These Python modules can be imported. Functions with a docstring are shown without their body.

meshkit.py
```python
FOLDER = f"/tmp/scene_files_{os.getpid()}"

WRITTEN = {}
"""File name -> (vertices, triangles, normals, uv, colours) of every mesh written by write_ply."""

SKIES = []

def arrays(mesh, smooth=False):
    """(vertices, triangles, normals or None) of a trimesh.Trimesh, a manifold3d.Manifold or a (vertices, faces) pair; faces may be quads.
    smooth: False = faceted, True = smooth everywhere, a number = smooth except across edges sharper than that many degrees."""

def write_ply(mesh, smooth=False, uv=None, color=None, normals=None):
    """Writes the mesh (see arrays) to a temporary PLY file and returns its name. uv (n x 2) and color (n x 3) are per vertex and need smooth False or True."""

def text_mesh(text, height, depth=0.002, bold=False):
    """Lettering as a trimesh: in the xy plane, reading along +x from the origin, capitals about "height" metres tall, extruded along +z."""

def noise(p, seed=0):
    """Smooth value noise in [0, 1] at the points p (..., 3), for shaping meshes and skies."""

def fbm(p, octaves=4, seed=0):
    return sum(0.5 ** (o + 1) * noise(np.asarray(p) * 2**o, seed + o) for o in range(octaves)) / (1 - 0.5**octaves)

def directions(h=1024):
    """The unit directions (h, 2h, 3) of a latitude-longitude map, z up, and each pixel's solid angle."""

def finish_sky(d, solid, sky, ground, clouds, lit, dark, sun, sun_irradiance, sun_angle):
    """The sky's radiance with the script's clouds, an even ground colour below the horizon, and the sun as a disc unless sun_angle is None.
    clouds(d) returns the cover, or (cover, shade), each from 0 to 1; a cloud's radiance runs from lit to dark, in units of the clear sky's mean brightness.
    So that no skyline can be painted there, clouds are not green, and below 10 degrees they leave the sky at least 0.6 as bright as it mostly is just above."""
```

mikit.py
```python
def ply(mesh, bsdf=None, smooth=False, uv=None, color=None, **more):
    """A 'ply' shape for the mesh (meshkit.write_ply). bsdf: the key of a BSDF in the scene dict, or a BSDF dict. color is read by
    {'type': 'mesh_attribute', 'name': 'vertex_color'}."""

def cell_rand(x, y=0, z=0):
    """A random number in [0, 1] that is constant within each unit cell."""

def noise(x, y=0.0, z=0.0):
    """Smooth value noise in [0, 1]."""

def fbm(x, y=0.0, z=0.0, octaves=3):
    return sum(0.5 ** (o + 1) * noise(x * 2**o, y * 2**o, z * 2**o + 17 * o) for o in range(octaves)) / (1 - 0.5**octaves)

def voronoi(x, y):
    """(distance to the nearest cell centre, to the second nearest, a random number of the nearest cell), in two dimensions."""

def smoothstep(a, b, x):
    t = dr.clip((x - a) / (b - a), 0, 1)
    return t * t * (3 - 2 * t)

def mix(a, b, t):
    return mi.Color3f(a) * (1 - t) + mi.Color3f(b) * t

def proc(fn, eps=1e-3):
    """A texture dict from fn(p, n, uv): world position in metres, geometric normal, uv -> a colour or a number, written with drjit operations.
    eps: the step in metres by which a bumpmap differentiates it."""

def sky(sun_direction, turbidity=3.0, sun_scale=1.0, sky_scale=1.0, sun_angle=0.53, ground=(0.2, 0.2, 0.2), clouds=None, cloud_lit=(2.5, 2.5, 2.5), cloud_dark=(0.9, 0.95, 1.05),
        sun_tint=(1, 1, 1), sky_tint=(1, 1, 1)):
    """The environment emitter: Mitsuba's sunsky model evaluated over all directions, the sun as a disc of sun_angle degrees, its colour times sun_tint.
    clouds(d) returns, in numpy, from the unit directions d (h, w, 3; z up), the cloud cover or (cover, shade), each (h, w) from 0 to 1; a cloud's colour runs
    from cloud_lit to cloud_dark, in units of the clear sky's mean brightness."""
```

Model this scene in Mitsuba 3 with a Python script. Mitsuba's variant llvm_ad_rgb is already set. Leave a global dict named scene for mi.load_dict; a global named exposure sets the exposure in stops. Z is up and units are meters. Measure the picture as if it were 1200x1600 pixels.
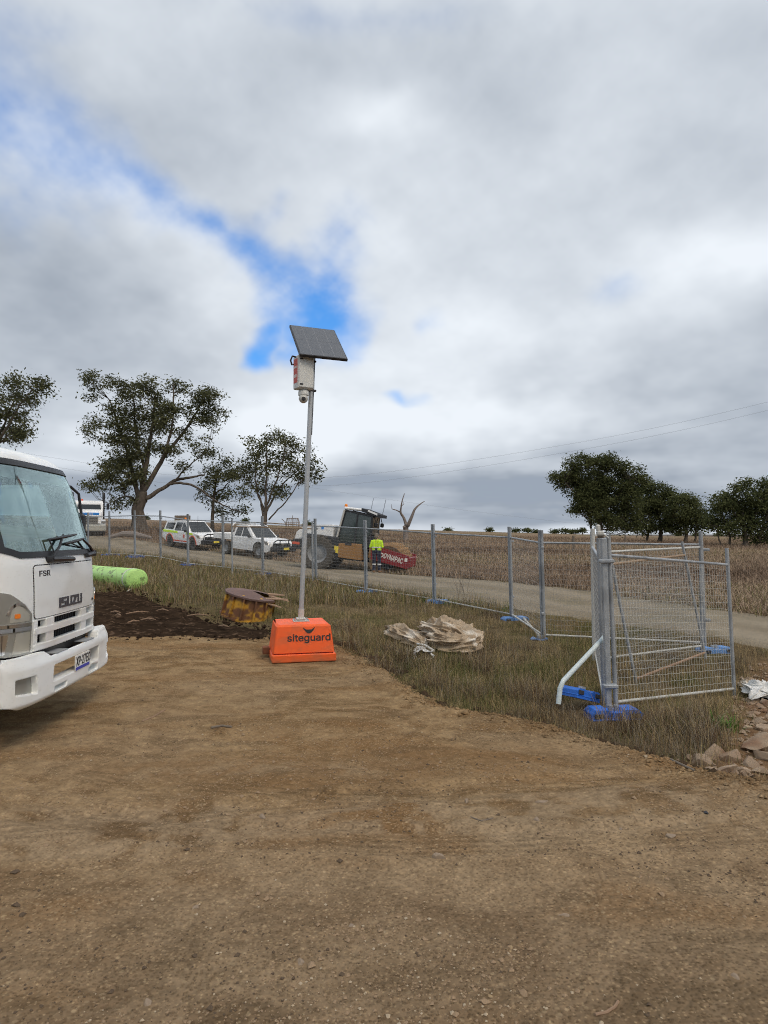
import math, numpy as np, trimesh, drjit as dr, mitsuba as mi, mikit, meshkit
import manifold3d as m3
from shapely.geometry import Polygon, box as sbox
from shapely import affinity
from scipy.interpolate import RBFInterpolator, PchipInterpolator

T = mi.ScalarTransform4f
scene, labels = {}, {}
rng = np.random.default_rng(7)

# ------------------------------------------------------------------ camera, sky, exposure
FPX, HORIZON, EYE = 1067.0, 835.0, 1.95           # focal length in photo pixels, eye-level row, eye height
PITCH = math.atan((HORIZON - 800) / FPX)
scene['camera'] = {'type': 'perspective', 'fov': math.degrees(2 * math.atan(600 / FPX)), 'fov_axis': 'x', 'near_clip': 0.05, 'far_clip': 6000.0,
                   'to_world': T().look_at(origin=[0, 0, EYE], target=[0, math.cos(PITCH), EYE + math.sin(PITCH)], up=[0, 0, 1])}
exposure = 1.85


def ray(u, v):
    x, z = (u - 600) / FPX, (800 - v) / FPX
    return np.array([x, math.cos(PITCH) - math.sin(PITCH) * z, math.sin(PITCH) + math.cos(PITCH) * z])


def P(u, v, d):
    r = ray(u, v)
    return np.array([0, 0, EYE]) + r * (d / r[1])


def fbm(p, octaves=4, seed=0, gain=0.5):
    s, a, tot = 0, 1.0, 0
    for o in range(octaves):
        s = s + a * meshkit.noise(p * 2.0 ** o, seed + 11 * o)
        tot += a
        a *= gain
    return s / tot


def sstep(a, b, x):
    t = np.clip((x - a) / (b - a), 0, 1)
    return t * t * (3 - 2 * t)


def clouds(d):
    az = np.degrees(np.arctan2(d[..., 0], d[..., 1]))
    el = np.degrees(np.arcsin(np.clip(d[..., 2], -1, 1)))
    flat = np.stack([d[..., 0] / (d[..., 2] + 0.22), d[..., 1] / (d[..., 2] + 0.22), 0 * az], -1)   # the cloud layer seen from below
    warp_ = lambda s, k: fbm(d * s + k, 5, k, 0.55) - 0.5
    wa, we = warp_(4.0, 5), warp_(4.0, 9)
    a2, e2 = az + 15 * wa, el + 12 * we
    cosel = np.cos(np.radians(np.clip(el, 0, 80)))

    def angles(u, v):
        r = ray(u, v)
        return math.degrees(math.atan2(r[0], r[1])), math.degrees(math.asin(r[2] / np.linalg.norm(r)))

    def spot(u, v, ru, rv, rot=0.0, a=a2, e=e2):
        a0, e0 = angles(u, v)
        x, y = (a - a0) * cosel, e - e0
        c, s = math.cos(math.radians(rot)), math.sin(math.radians(rot))
        x, y = x * c + y * s, -x * s + y * c
        return np.exp(-((x / (ru / 18.6)) ** 2 + (y / (rv / 18.6)) ** 2))

    def rift(pts):
        best = 0 * az
        q = [(*angles(u, v), w / 18.6, s) for u, v, w, s in pts]
        for (x0, y0, w0, s0), (x1, y1, w1, s1) in zip(q, q[1:]):
            ex, ey = (x1 - x0) * cosel, y1 - y0
            px, py = (a2 - x0) * cosel, e2 - y0
            t = np.clip((px * ex + py * ey) / (ex * ex + ey * ey + 1e-6), 0, 1)
            dist = np.hypot(px - t * ex, py - t * ey)
            best = np.maximum(best, (s0 + (s1 - s0) * t) * np.exp(-(dist / (w0 + (w1 - w0) * t)) ** 2))
        return best

    n = fbm(d * 11.0 + 2, 6, 21, 0.6)
    soft = fbm(d * 3.0 + 7, 4, 23, 0.5)
    gap = rift([(-500, 60, 150, .6), (-200, 140, 120, .65), (0, 190, 135, .74), (130, 262, 95, .68), (230, 305, 62, .70), (330, 358, 36, .84), (405, 388, 34, .92), (460, 436, 48, .97), (535, 470, 72, 1.28), (580, 505, 40, .86)])
    gap = np.maximum(gap, rift([(480, 455, 40, .95), (462, 512, 34, 1.05)]))
    gap = np.maximum(gap, np.maximum(0.72 * spot(662, 600, 38, 18), 0.50 * spot(705, 487, 34, 34)))
    gap = np.maximum(gap, np.maximum(0.46 * spot(960, 455, 70, 50), 0.42 * spot(610, 30, 320, 60)))
    gap = np.maximum(gap, 0.50 * spot(30, 50, 160, 60))
    elsewhere = 0.9 * sstep(4, 12, el) * sstep(0.58, 0.72, fbm(flat * 0.6 + 5, 4, 70)) * sstep(38, 55, np.hypot(az * cosel, el - 15))
    g = np.maximum(gap, elsewhere)
    cover = 1 - sstep(0.22, 1.20, g * (0.34 + 1.35 * n)) * 0.98
    big = fbm(flat * 0.75 + 9, 5, 50, 0.5)
    fine = fbm(flat * 2.6 + 3, 5, 33, 0.55)
    sh = 0.45 + 0.7 * (big - 0.5) + 0.60 * (fine - 0.5) + 0.35 * (soft - 0.5) + 0.42 * (n - 0.5)
    sh = sh + 0.24 * spot(1030, 590, 230, 80) + 0.18 * spot(1000, 300, 260, 110, -12) + 0.16 * spot(600, 150, 360, 90) + 0.20 * spot(160, 480, 230, 70, -12) + 0.10 * spot(880, 60, 300, 90)
    sh = sh - 0.40 * spot(540, 655, 200, 50) - 0.30 * spot(850, 650, 220, 40) - 0.40 * spot(600, 245, 75, 38) - 0.18 * spot(300, 620, 300, 80) - 0.16 * spot(1000, 690, 300, 60) - 0.26 * spot(1150, 410, 90, 70) - 0.34 * spot(270, 350, 170, 45, -24) - 0.25 * spot(150, 715, 190, 26) - 0.28 * spot(790, 540, 200, 70)
    band = sstep(10.0, 1.2, el + 9 * we) * sstep(0.1, 1.2, el)
    streaks = fbm(np.stack([az / 16, el / 1.1, 0 * az], -1), 4, 3) - 0.5
    sh = sh + (0.36 + 1.0 * streaks) * band * (0.75 + 0.35 * np.cos(np.radians(az + 10)))
    sh = sh - 0.22 * sstep(2.0, 1.2, el) * sstep(0.5, 0.9, el) * sstep(5, -25, az)
    return cover, np.clip(sh, 0, 1)


scene['sky'] = mikit.sky((0.42, -0.55, 0.85), turbidity=3, sun_scale=0.3, sun_angle=24, sky_scale=1.0, clouds=clouds, cloud_lit=(2.26, 2.40, 2.55), cloud_dark=(0.80, 0.93, 1.12),
                         sky_tint=(0.50, 1.12, 1.6), ground=(0.12, 0.1, 0.08))


# ------------------------------------------------------------------ helpers
def numbered(name, taken=None):
    taken = used if taken is None else taken
    if name not in taken:
        taken.add(name)
        return name
    k = 1
    while f'{name}_{k:03d}' in taken:
        k += 1
    taken.add(f'{name}_{k:03d}')
    return f'{name}_{k:03d}'


used = set()


def thing(name, label, cat, group=None):
    key = numbered(name)
    labels[key] = {'label': label, 'category': cat}
    if group:
        labels[key]['group'] = group
    return key


def part(parent, name, mesh, bsdf, smooth=30, M=None, label=None, **kw):
    key = numbered(f'{parent}__{name}')
    if isinstance(mesh, list):
        mesh = cat(mesh)
    if M is not None:
        mesh = moved(mesh, M)
    scene[key] = mikit.ply(mesh, bsdf, smooth, **kw)
    if label:
        labels[key] = {'label': label}
    return key


def parts(parent, name, meshes, bsdf, smooth=30, M=None):
    for m in meshes:
        part(parent, name, m, bsdf, smooth, M)


def single(name, mesh, bsdf, label, cat_, group=None, smooth=30, M=None, kind=None, **kw):
    key = numbered(name)
    if isinstance(mesh, list):
        mesh = cat(mesh)
    if M is not None:
        mesh = moved(mesh, M)
    scene[key] = mikit.ply(mesh, bsdf, smooth, **kw)
    if kind:
        labels[key] = {'kind': kind, 'label': label}
        if cat_:
            labels[key]['category'] = cat_
    else:
        labels[key] = {'label': label, 'category': cat_}
    if group:
        labels[key]['group'] = group
    return key


def tm(v, f):
    return trimesh.Trimesh(np.asarray(v, float), np.asarray(f), process=False)


def cat(ms):
    vs, fs, n = [], [], 0
    for m in ms:
        vs.append(np.asarray(m.vertices))
        fs.append(np.asarray(m.faces) + n)
        n += len(m.vertices)
    return tm(np.vstack(vs), np.vstack(fs))


def moved(m, M):
    v = np.asarray(m.vertices) @ M[:3, :3].T + M[:3, 3]
    f = np.asarray(m.faces)
    return tm(v, f[:, ::-1] if np.linalg.det(M[:3, :3]) < 0 else f)


def frame(o, x, y, z):
    M = np.eye(4)
    M[:3, 0], M[:3, 1], M[:3, 2], M[:3, 3] = x, y, z, o
    return M


def rz(a, o=(0, 0, 0)):
    c, s = math.cos(a), math.sin(a)
    return frame(o, (c, s, 0), (-s, c, 0), (0, 0, 1))


def rot(axis, a, o=(0, 0, 0)):
    M = trimesh.transformations.rotation_matrix(a, axis)
    M[:3, 3] = o
    return M


def hull(pts):
    return trimesh.convex.convex_hull(np.asarray(pts, float))


def bx(c, s, b=0.0):
    c, h = np.asarray(c, float), np.asarray(s, float) / 2
    sg = np.array([[i, j, k] for i in (-1, 1) for j in (-1, 1) for k in (-1, 1)], float)
    if b <= 0:
        m = trimesh.creation.box(extents=h * 2)
        m.apply_translation(c)
        return m
    b = min(b, 0.9 * h.min())
    return hull(np.vstack([c + sg * (h - np.array([b, b, b]) + b * np.eye(3)[k]) for k in range(3)]))


def tube(pts, r, n=8, cap=True):
    p = np.asarray(pts, float)
    r = np.broadcast_to(np.asarray(r, float), (len(p),))
    t = np.gradient(p, axis=0)
    t /= np.linalg.norm(t, axis=1, keepdims=True) + 1e-12
    ref = np.array([0, 0, 1.0]) if abs(t[0, 2]) < 0.9 else np.array([1.0, 0, 0])
    a = np.cross(t[0], ref)
    a /= np.linalg.norm(a)
    ang = np.arange(n) * 2 * np.pi / n
    rings = []
    for i in range(len(p)):
        a = a - t[i] * (a @ t[i])
        a /= np.linalg.norm(a) + 1e-12
        b = np.cross(t[i], a)
        rings.append(p[i] + r[i] * (np.cos(ang)[:, None] * a + np.sin(ang)[:, None] * b))
    v = np.vstack(rings)
    f = []
    for i in range(len(p) - 1):
        for j in range(n):
            q, w = i * n + j, i * n + (j + 1) % n
            f += [[q, w, w + n], [q, w + n, q + n]]
    if cap:
        v = np.vstack([v, p[:1], p[-1:]])
        e = len(v)
        for j in range(n):
            f += [[e - 2, (j + 1) % n, j], [e - 1, (len(p) - 1) * n + j, (len(p) - 1) * n + (j + 1) % n]]
    return tm(v, f)


def lathe(prof, n=24, axis='z'):
    """prof: (radius, height) pairs; closed where the radius is 0."""
    pr = np.asarray(prof, float)
    ang = np.arange(n) * 2 * np.pi / n
    v = np.stack([pr[:, None, 0] * np.cos(ang), pr[:, None, 0] * np.sin(ang), np.broadcast_to(pr[:, None, 1], (len(pr), n))], -1).reshape(-1, 3)
    f = []
    for i in range(len(pr) - 1):
        for j in range(n):
            q, w = i * n + j, i * n + (j + 1) % n
            f += [[q, w, w + n], [q, w + n, q + n]]
    if axis == 'y':
        v = v[:, [0, 2, 1]]
        f = [x[::-1] for x in f]
    if axis == 'x':
        v = v[:, [2, 0, 1]]
    return tm(v, f)


def prism(poly, y0, y1):
    """polygon in (x, z) extruded along y."""
    m = trimesh.creation.extrude_polygon(Polygon(poly) if not hasattr(poly, 'area') else poly, y1 - y0, engine='earcut')
    v = np.asarray(m.vertices)
    return tm(np.stack([v[:, 0], v[:, 2] + y0, v[:, 1]], 1), np.asarray(m.faces)[:, ::-1])


def rocky(seed, size, sub=2, rough=0.35):
    m = trimesh.creation.icosphere(subdivisions=sub)
    v = np.asarray(m.vertices)
    r = np.random.default_rng(seed)
    d = 1 + rough * (fbm(v * 1.3 + r.random(3) * 50, 3, seed) - 0.5) * 2
    v = v * d[:, None]
    for _ in range(16):                                   # chipped flat faces
        n = r.normal(size=3)
        n /= np.linalg.norm(n)
        h = v @ n
        lim = r.uniform(0.38, 0.72)
        v = v - np.maximum(h - lim, 0)[:, None] * n * 0.97
    return tm(v * np.asarray(size) / 2, m.faces)


def smoothed(man, length, it=8):
    m = man.refine_to_length(length).to_mesh()
    t = trimesh.Trimesh(m.vert_properties[:, :3], m.tri_verts, process=True)
    trimesh.smoothing.filter_taubin(t, iterations=it)
    return t


def bones(chain, length=0.02, it=8):
    """chain: list of ((p, r), (q, s)); hulls of spheres joined into one surface."""
    out = None
    for (p, r), (q, s) in chain:
        a = m3.Manifold.sphere(r, 14).translate(tuple(p))
        b = m3.Manifold.sphere(s, 14).translate(tuple(q))
        h = m3.Manifold.batch_hull([a, b])
        out = h if out is None else out + h
    return smoothed(out, length, it)


def text(s, h, depth=0.004, bold=True):
    m = meshkit.text_mesh(s, h, depth, bold)
    return tm(m.vertices, m.faces)


# ------------------------------------------------------------------ materials
def mat(name, color, rough=0.5, metal=0.0, two=False, **kw):
    b = {'type': 'principled', 'base_color': color if isinstance(color, dict) else {'type': 'rgb', 'value': list(color)}, 'roughness': rough, 'metallic': metal, **kw}
    scene[name] = {'type': 'twosided', 'bsdf': b} if two else b


def bump(name, inner, fn, scale, eps=2e-3):
    scene[name] = {'type': 'twosided', 'bsdf': {'type': 'bumpmap', 'arbitrary': mikit.proc(fn, eps), 'scale': scale, 'bsdf': inner}}


def M_(a, b, t):
    return mikit.mix(a, b, t)


def white_paint_fn(p, n, uv):
    dust = mikit.smoothstep(0.42, 0.75, mikit.fbm(p.x * 2.1, p.y * 2.1, p.z * 3.1)) * 0.45 + mikit.smoothstep(0.62, 0.30, p.z + 0.25 * mikit.noise(p.x * 5, p.y * 5, p.z * 5)) * 0.75
    speck = mikit.smoothstep(0.72, 0.82, mikit.noise(p.x * 60, p.y * 60, p.z * 60)) * 0.10
    return M_((0.74, 0.76, 0.75), (0.40, 0.35, 0.27), dr.clip(dust * 0.72 + speck, 0, 1))


mat('truck_white', mikit.proc(white_paint_fn), 0.32, clearcoat=0.4, clearcoat_gloss=0.8, two=True)
mat('white_paint', (0.76, 0.77, 0.77), 0.35, clearcoat=0.4)
mat('black_plastic', (0.016, 0.016, 0.018), 0.45, two=True)
mat('dark_trim', (0.03, 0.03, 0.033), 0.7, two=True)
mat('grey_plastic', (0.22, 0.23, 0.24), 0.5, two=True)
mat('chrome', (0.75, 0.76, 0.78), 0.18, 1.0, two=True)
mat('smoked', (0.30, 0.30, 0.275), 0.22, 0.3, two=True)
mat('letter_metal', (0.10, 0.10, 0.115), 0.35, 0.5, two=True)
mat('lamp_pale', (0.52, 0.51, 0.45), 0.28, 0.4, two=True)
mat('amber', (0.75, 0.2, 0.02), 0.3, two=True)
mat('tyre', (0.022, 0.021, 0.02), 0.85)
mat('dusty_tyre', (0.07, 0.064, 0.055), 0.9)
mat('dark_glass', (0.012, 0.015, 0.017), 0.06, two=True, specular=0.7)
mat('cab_glass', (0.025, 0.04, 0.038), 0.06, two=True, specular=0.8)
scene['windscreen_glass'] = {'type': 'thindielectric', 'int_ior': 2.5, 'specular_reflectance': {'type': 'rgb', 'value': [0.80, 1.0, 1.0]}, 'specular_transmittance': {'type': 'rgb', 'value': [0.58, 0.72, 0.70]}}
scene['clear_cover'] = {'type': 'thindielectric', 'int_ior': 1.5}
mat('plate_white', (0.7, 0.7, 0.66), 0.5, two=True)
mat('plate_yellow', (0.75, 0.6, 0.06), 0.5)
mat('ink', (0.02, 0.02, 0.022), 0.6)
mat('blue_print', (0.05, 0.06, 0.35), 0.5)
mat('blue_sign', (0.04, 0.22, 0.62), 0.5)


def galv_fn(p, n, uv):
    s = mikit.fbm(p.x * 22, p.y * 22, p.z * 9)
    w = mikit.smoothstep(0.5, 0.72, mikit.fbm(p.x * 6 + 7, p.y * 6, p.z * 2.5))
    return M_(M_((0.23, 0.25, 0.27), (0.37, 0.39, 0.405), s), (0.16, 0.17, 0.18), w * 0.7)


mat('galvanised', mikit.proc(galv_fn), 0.42, 0.15, two=True)
mat('pole_zinc', (0.42, 0.44, 0.455), 0.38, 0.3, two=True)
mat('galv_wire', (0.30, 0.30, 0.29), 0.6, 0.0, two=True)
mat('gate_wire', (0.50, 0.50, 0.46), 0.6, 0.0, two=True)
mat('galv_pale', (0.48, 0.48, 0.45), 0.5, 0.1, two=True)
mat('pale_pipe', (0.50, 0.57, 0.58), 0.5, 0.0, two=True)
mat('rusty_pipe', (0.28, 0.20, 0.13), 0.7, 0.1, two=True)
mat('foot_blue', (0.02, 0.13, 0.52), 0.55, two=True)
mat('foot_faded', (0.10, 0.22, 0.46), 0.65, two=True)


def orange_fn(p, n, uv):
    d = mikit.smoothstep(0.45, 0.75, mikit.fbm(p.x * 6, p.y * 6, p.z * 9)) * 0.35 + mikit.smoothstep(0.24, 0.02, p.z + 0.10 * mikit.noise(p.x * 14, p.y * 14, p.z * 6)) * 0.7
    return M_((0.80, 0.105, 0.012), (0.36, 0.12, 0.05), dr.clip(d, 0, 0.8))


mat('orange_poly', mikit.proc(orange_fn), 0.5, two=True)
mat('rust_brown', (0.17, 0.07, 0.035), 0.85, two=True)
mat('panel_cell', (0.085, 0.09, 0.10), 0.32, two=True, specular=0.5)
mat('panel_frame', (0.02, 0.02, 0.022), 0.5, two=True)
mat('panel_line', (0.30, 0.31, 0.33), 0.5, two=True)
mat('box_grey', (0.55, 0.56, 0.54), 0.5, two=True)
mat('label_red', (0.50, 0.09, 0.07), 0.6, two=True)
mat('label_pale', (0.6, 0.5, 0.46), 0.6, two=True)


def dirt_fn(p, n, uv):
    wx, wy = p.x + 0.5 * mikit.noise(p.x * 1.3, p.y * 1.3, 3.0), p.y + 0.35 * mikit.noise(p.x * 1.1, p.y * 1.7, 8.0)
    big = mikit.fbm(wx * 0.45, wy * 0.9, 0.0)
    streak = mikit.fbm(wx * 0.8 + 0.25 * wy, wy * 2.9 + 0.05 * wx * wx, 3.0)
    mid = mikit.fbm(wx * 5, wy * 6, 1.0)
    c = M_((0.165, 0.108, 0.060), (0.285, 0.205, 0.125), mikit.smoothstep(0.28, 0.72, 0.34 * streak + 0.66 * mid))
    near = mikit.smoothstep(5.8, 3.0, p.y + 1.6 * (big - 0.5))
    c = M_(c, M_((0.145, 0.104, 0.070), (0.245, 0.185, 0.132), mid), near * 0.75)
    pale = mikit.smoothstep(0.50, 0.70, mikit.fbm(wx * 0.5 + 9, wy * 1.2 + 4, 2.0))
    c = M_(c, (0.295, 0.225, 0.155), pale * 0.4)
    red = mikit.smoothstep(0.52, 0.72, mikit.fbm(wx * 0.7 + 31, wy * 1.6 + 3, 6.0))
    c = M_(c, (0.190, 0.112, 0.055), red * 0.45)
    dark = mikit.smoothstep(0.60, 0.72, mikit.fbm(wx * 2.2 + 3, wy * 4.5 + 7, 11.0))
    c = M_(c, (0.115, 0.082, 0.052), dark * 0.4)
    d1, d2, r = mikit.voronoi(p.x * 62, p.y * 62)
    grain = mikit.smoothstep(0.48, 0.2, d1) * mikit.smoothstep(0.35, 0.6, r)
    c = M_(c, M_((0.42, 0.32, 0.21), (0.10, 0.072, 0.048), mikit.cell_rand(r * 999)), grain * 0.55)
    e1, e2, q = mikit.voronoi(p.x * 27 + 4, p.y * 27)
    c = M_(c, M_((0.40, 0.31, 0.21), (0.13, 0.095, 0.065), mikit.cell_rand(q * 777)), mikit.smoothstep(0.36, 0.16, e1) * mikit.smoothstep(0.72, 0.9, q) * 0.7)
    damp = mikit.smoothstep(0.55, 0.15, dr.abs(p.y - 5.75 - 0.10 * p.x + 0.8 * (big - 0.5))) * mikit.smoothstep(2.8, 1.2, dr.abs(p.x + 0.4)) * mikit.smoothstep(0.30, 0.55, mid)
    c = M_(c, (0.150, 0.088, 0.044), damp * 0.55)
    worn = mikit.smoothstep(0.50, 0.15, dr.abs(p.y - 4.75 - 0.12 * p.x + 0.7 * (streak - 0.5))) * mikit.smoothstep(0.30, 0.55, mid)
    c = M_(c, (0.275, 0.215, 0.155), worn * 0.5)
    c = c * (1.0 - 0.16 * mikit.smoothstep(4.2, 2.8, p.y + 0.8 * (big - 0.5)))
    grit = mikit.fbm(p.x * 38, p.y * 38, 4.0) * 0.55 + mikit.fbm(p.x * 14, p.y * 17, 9.0) * 0.45
    t1 = p.y - 4.35 - 0.05 * (p.x - 0.6) * (p.x - 0.6) + 0.10 * mikit.noise(p.x * 0.9, 5.0)
    t2 = p.y - 5.6 - 0.22 * (p.x - 2.2) + 0.12 * mikit.noise(p.x * 0.8, 9.0)
    t3 = p.y - 8.0 + 0.10 * (p.x + 1.0) + 0.15 * mikit.noise(p.x * 0.7, 2.0)
    lines = 0.0
    for t, w in ((t1, 0.20), (t2, 0.17), (t3, 0.30), (t1 - 0.75, 0.14)):
        lines = lines + mikit.smoothstep(w, w * 0.7, dr.abs(t)) * (0.5 + 0.5 * dr.sin(t * 82.0))
    lines = dr.clip(lines, 0, 1) * mikit.smoothstep(0.34, 0.60, mikit.fbm(p.x * 1.4, p.y * 1.6, 21.0))
    return c * (0.62 + 0.76 * grit) * (1.0 - 0.20 * lines) * mi.Color3f(1.12, 1.07, 0.96)


def dirt_bump(p, n, uv):
    d1, d2, r = mikit.voronoi(p.x * 60, p.y * 60)
    return 0.6 * mikit.fbm(p.x * 26, p.y * 26, 0.0) + 0.35 * mikit.smoothstep(0.45, 0.1, d1) * mikit.smoothstep(0.4, 0.8, r)


bump('dirt', {'type': 'diffuse', 'reflectance': mikit.proc(dirt_fn)}, dirt_bump, 0.03)


def verge_fn(p, n, uv):
    a = mikit.fbm(p.x * 0.7, p.y * 0.7, 0.0)
    b = mikit.fbm(p.x * 7, p.y * 7, 5.0)
    far = mikit.smoothstep(28, 60, p.y)
    c = M_((0.075, 0.055, 0.034), (0.175, 0.135, 0.075), b)
    c = M_(c, (0.085, 0.082, 0.036), mikit.smoothstep(0.5, 0.7, a) * 0.6)
    streak = mikit.fbm(p.x * 0.06, p.y * 0.10, 8.0)
    st2 = mikit.fbm(p.x * 0.5, p.y * 0.25, 12.0)
    f = M_(M_((0.185, 0.135, 0.095), (0.29, 0.218, 0.15), st2), (0.15, 0.14, 0.07), mikit.smoothstep(0.55, 0.7, streak) * 0.8)
    edge = mikit.smoothstep(-0.25, 0.25, p.x - 3.3 - 0.62 * (p.y - 6.9) + 0.5 * (b - 0.5)) * mikit.smoothstep(12.2, 11.2, p.y)
    c = M_(c, M_((0.115, 0.062, 0.032), (0.24, 0.155, 0.09), b), edge * 0.9)
    return M_(c, f, far)


scene['verge'] = {'type': 'twosided', 'bsdf': {'type': 'diffuse', 'reflectance': mikit.proc(verge_fn)}}


def road_fn(p, n, uv):
    t = p.x * 0.83 + p.y * 0.55                     # across the road
    a = mikit.fbm(p.x * 0.6, p.y * 0.6, 0.0)
    b = mikit.fbm(p.x * 6, p.y * 6, 2.0)
    lane = 0.5 + 0.5 * dr.sin(t * 3.2 + a * 3)
    c = M_((0.200, 0.168, 0.122), (0.295, 0.252, 0.190), 0.55 * lane + 0.45 * b)
    return M_(c, (0.17, 0.15, 0.10), mikit.smoothstep(0.58, 0.75, a) * 0.5)


scene['road_gravel'] = {'type': 'twosided', 'bsdf': {'type': 'diffuse', 'reflectance': mikit.proc(road_fn)}}


def soil_fn(p, n, uv):
    b = mikit.fbm(p.x * 4, p.y * 6, 0.0)
    t = mikit.smoothstep(0.62, 0.78, mikit.fbm(p.x * 9, p.y * 22, 7.0))
    return M_(M_((0.016, 0.011, 0.008), (0.052, 0.034, 0.022), b), (0.16, 0.105, 0.07), t * 0.6)


scene['black_soil'] = {'type': 'twosided', 'bsdf': {'type': 'diffuse', 'reflectance': mikit.proc(soil_fn)}}
scene['leafy'] = {'type': 'principledthin', 'base_color': {'type': 'mesh_attribute', 'name': 'vertex_color'}, 'roughness': 0.5, 'diff_trans': 0.7, 'spec_trans': 0.0, 'eta': 1.3}
scene['vcol'] = {'type': 'twosided', 'bsdf': {'type': 'diffuse', 'reflectance': {'type': 'mesh_attribute', 'name': 'vertex_color'}}}


def bark_fn(p, n, uv):
    return M_((0.055, 0.045, 0.037), (0.17, 0.145, 0.12), mikit.fbm(p.x * 5, p.y * 5, p.z * 1.2))


scene['bark'] = {'type': 'twosided', 'bsdf': {'type': 'diffuse', 'reflectance': mikit.proc(bark_fn)}}
mat('dead_wood', (0.20, 0.17, 0.15), 0.9, two=True)
mat('weathered_timber', (0.16, 0.13, 0.10), 0.9, two=True)


def rock_fn(p, n, uv):
    a = mikit.fbm(p.x * 9, p.y * 9, p.z * 9)
    return M_(M_((0.20, 0.142, 0.094), (0.33, 0.25, 0.175), a), (0.19, 0.11, 0.065), mikit.smoothstep(0.5, 0.75, mikit.fbm(p.x * 4 + 5, p.y * 4, p.z * 4)))


mat('rock_tan', mikit.proc(rock_fn), 0.95)
mat('stone_dull', (0.25, 0.19, 0.135), 0.95)


def lime_fn(p, n, uv):
    d = mikit.smoothstep(0.57, 0.66, mikit.fbm(p.x * 5.2, p.y * 5.2, p.z * 9))
    return M_((0.40, 0.66, 0.19), (0.09, 0.12, 0.04), d * 0.7)


mat('lime_wrap', mikit.proc(lime_fn), 0.42, two=True)


def drum_fn(p, n, uv):
    r = mikit.smoothstep(0.36, 0.54, 0.04 - 0.10 * (p.x + 3.2) * 2.0 + mikit.fbm(p.x * 5.5, p.y * 5.5, p.z * 5.5 + 0.7))
    return M_((0.50, 0.27, 0.03), (0.15, 0.066, 0.030), r)


mat('worn_yellow', mikit.proc(drum_fn), 0.65, two=True)
mat('plate_rust', (0.14, 0.085, 0.07), 0.7, two=True)
mat('splinter', (0.26, 0.17, 0.11), 0.9, two=True)


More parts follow.
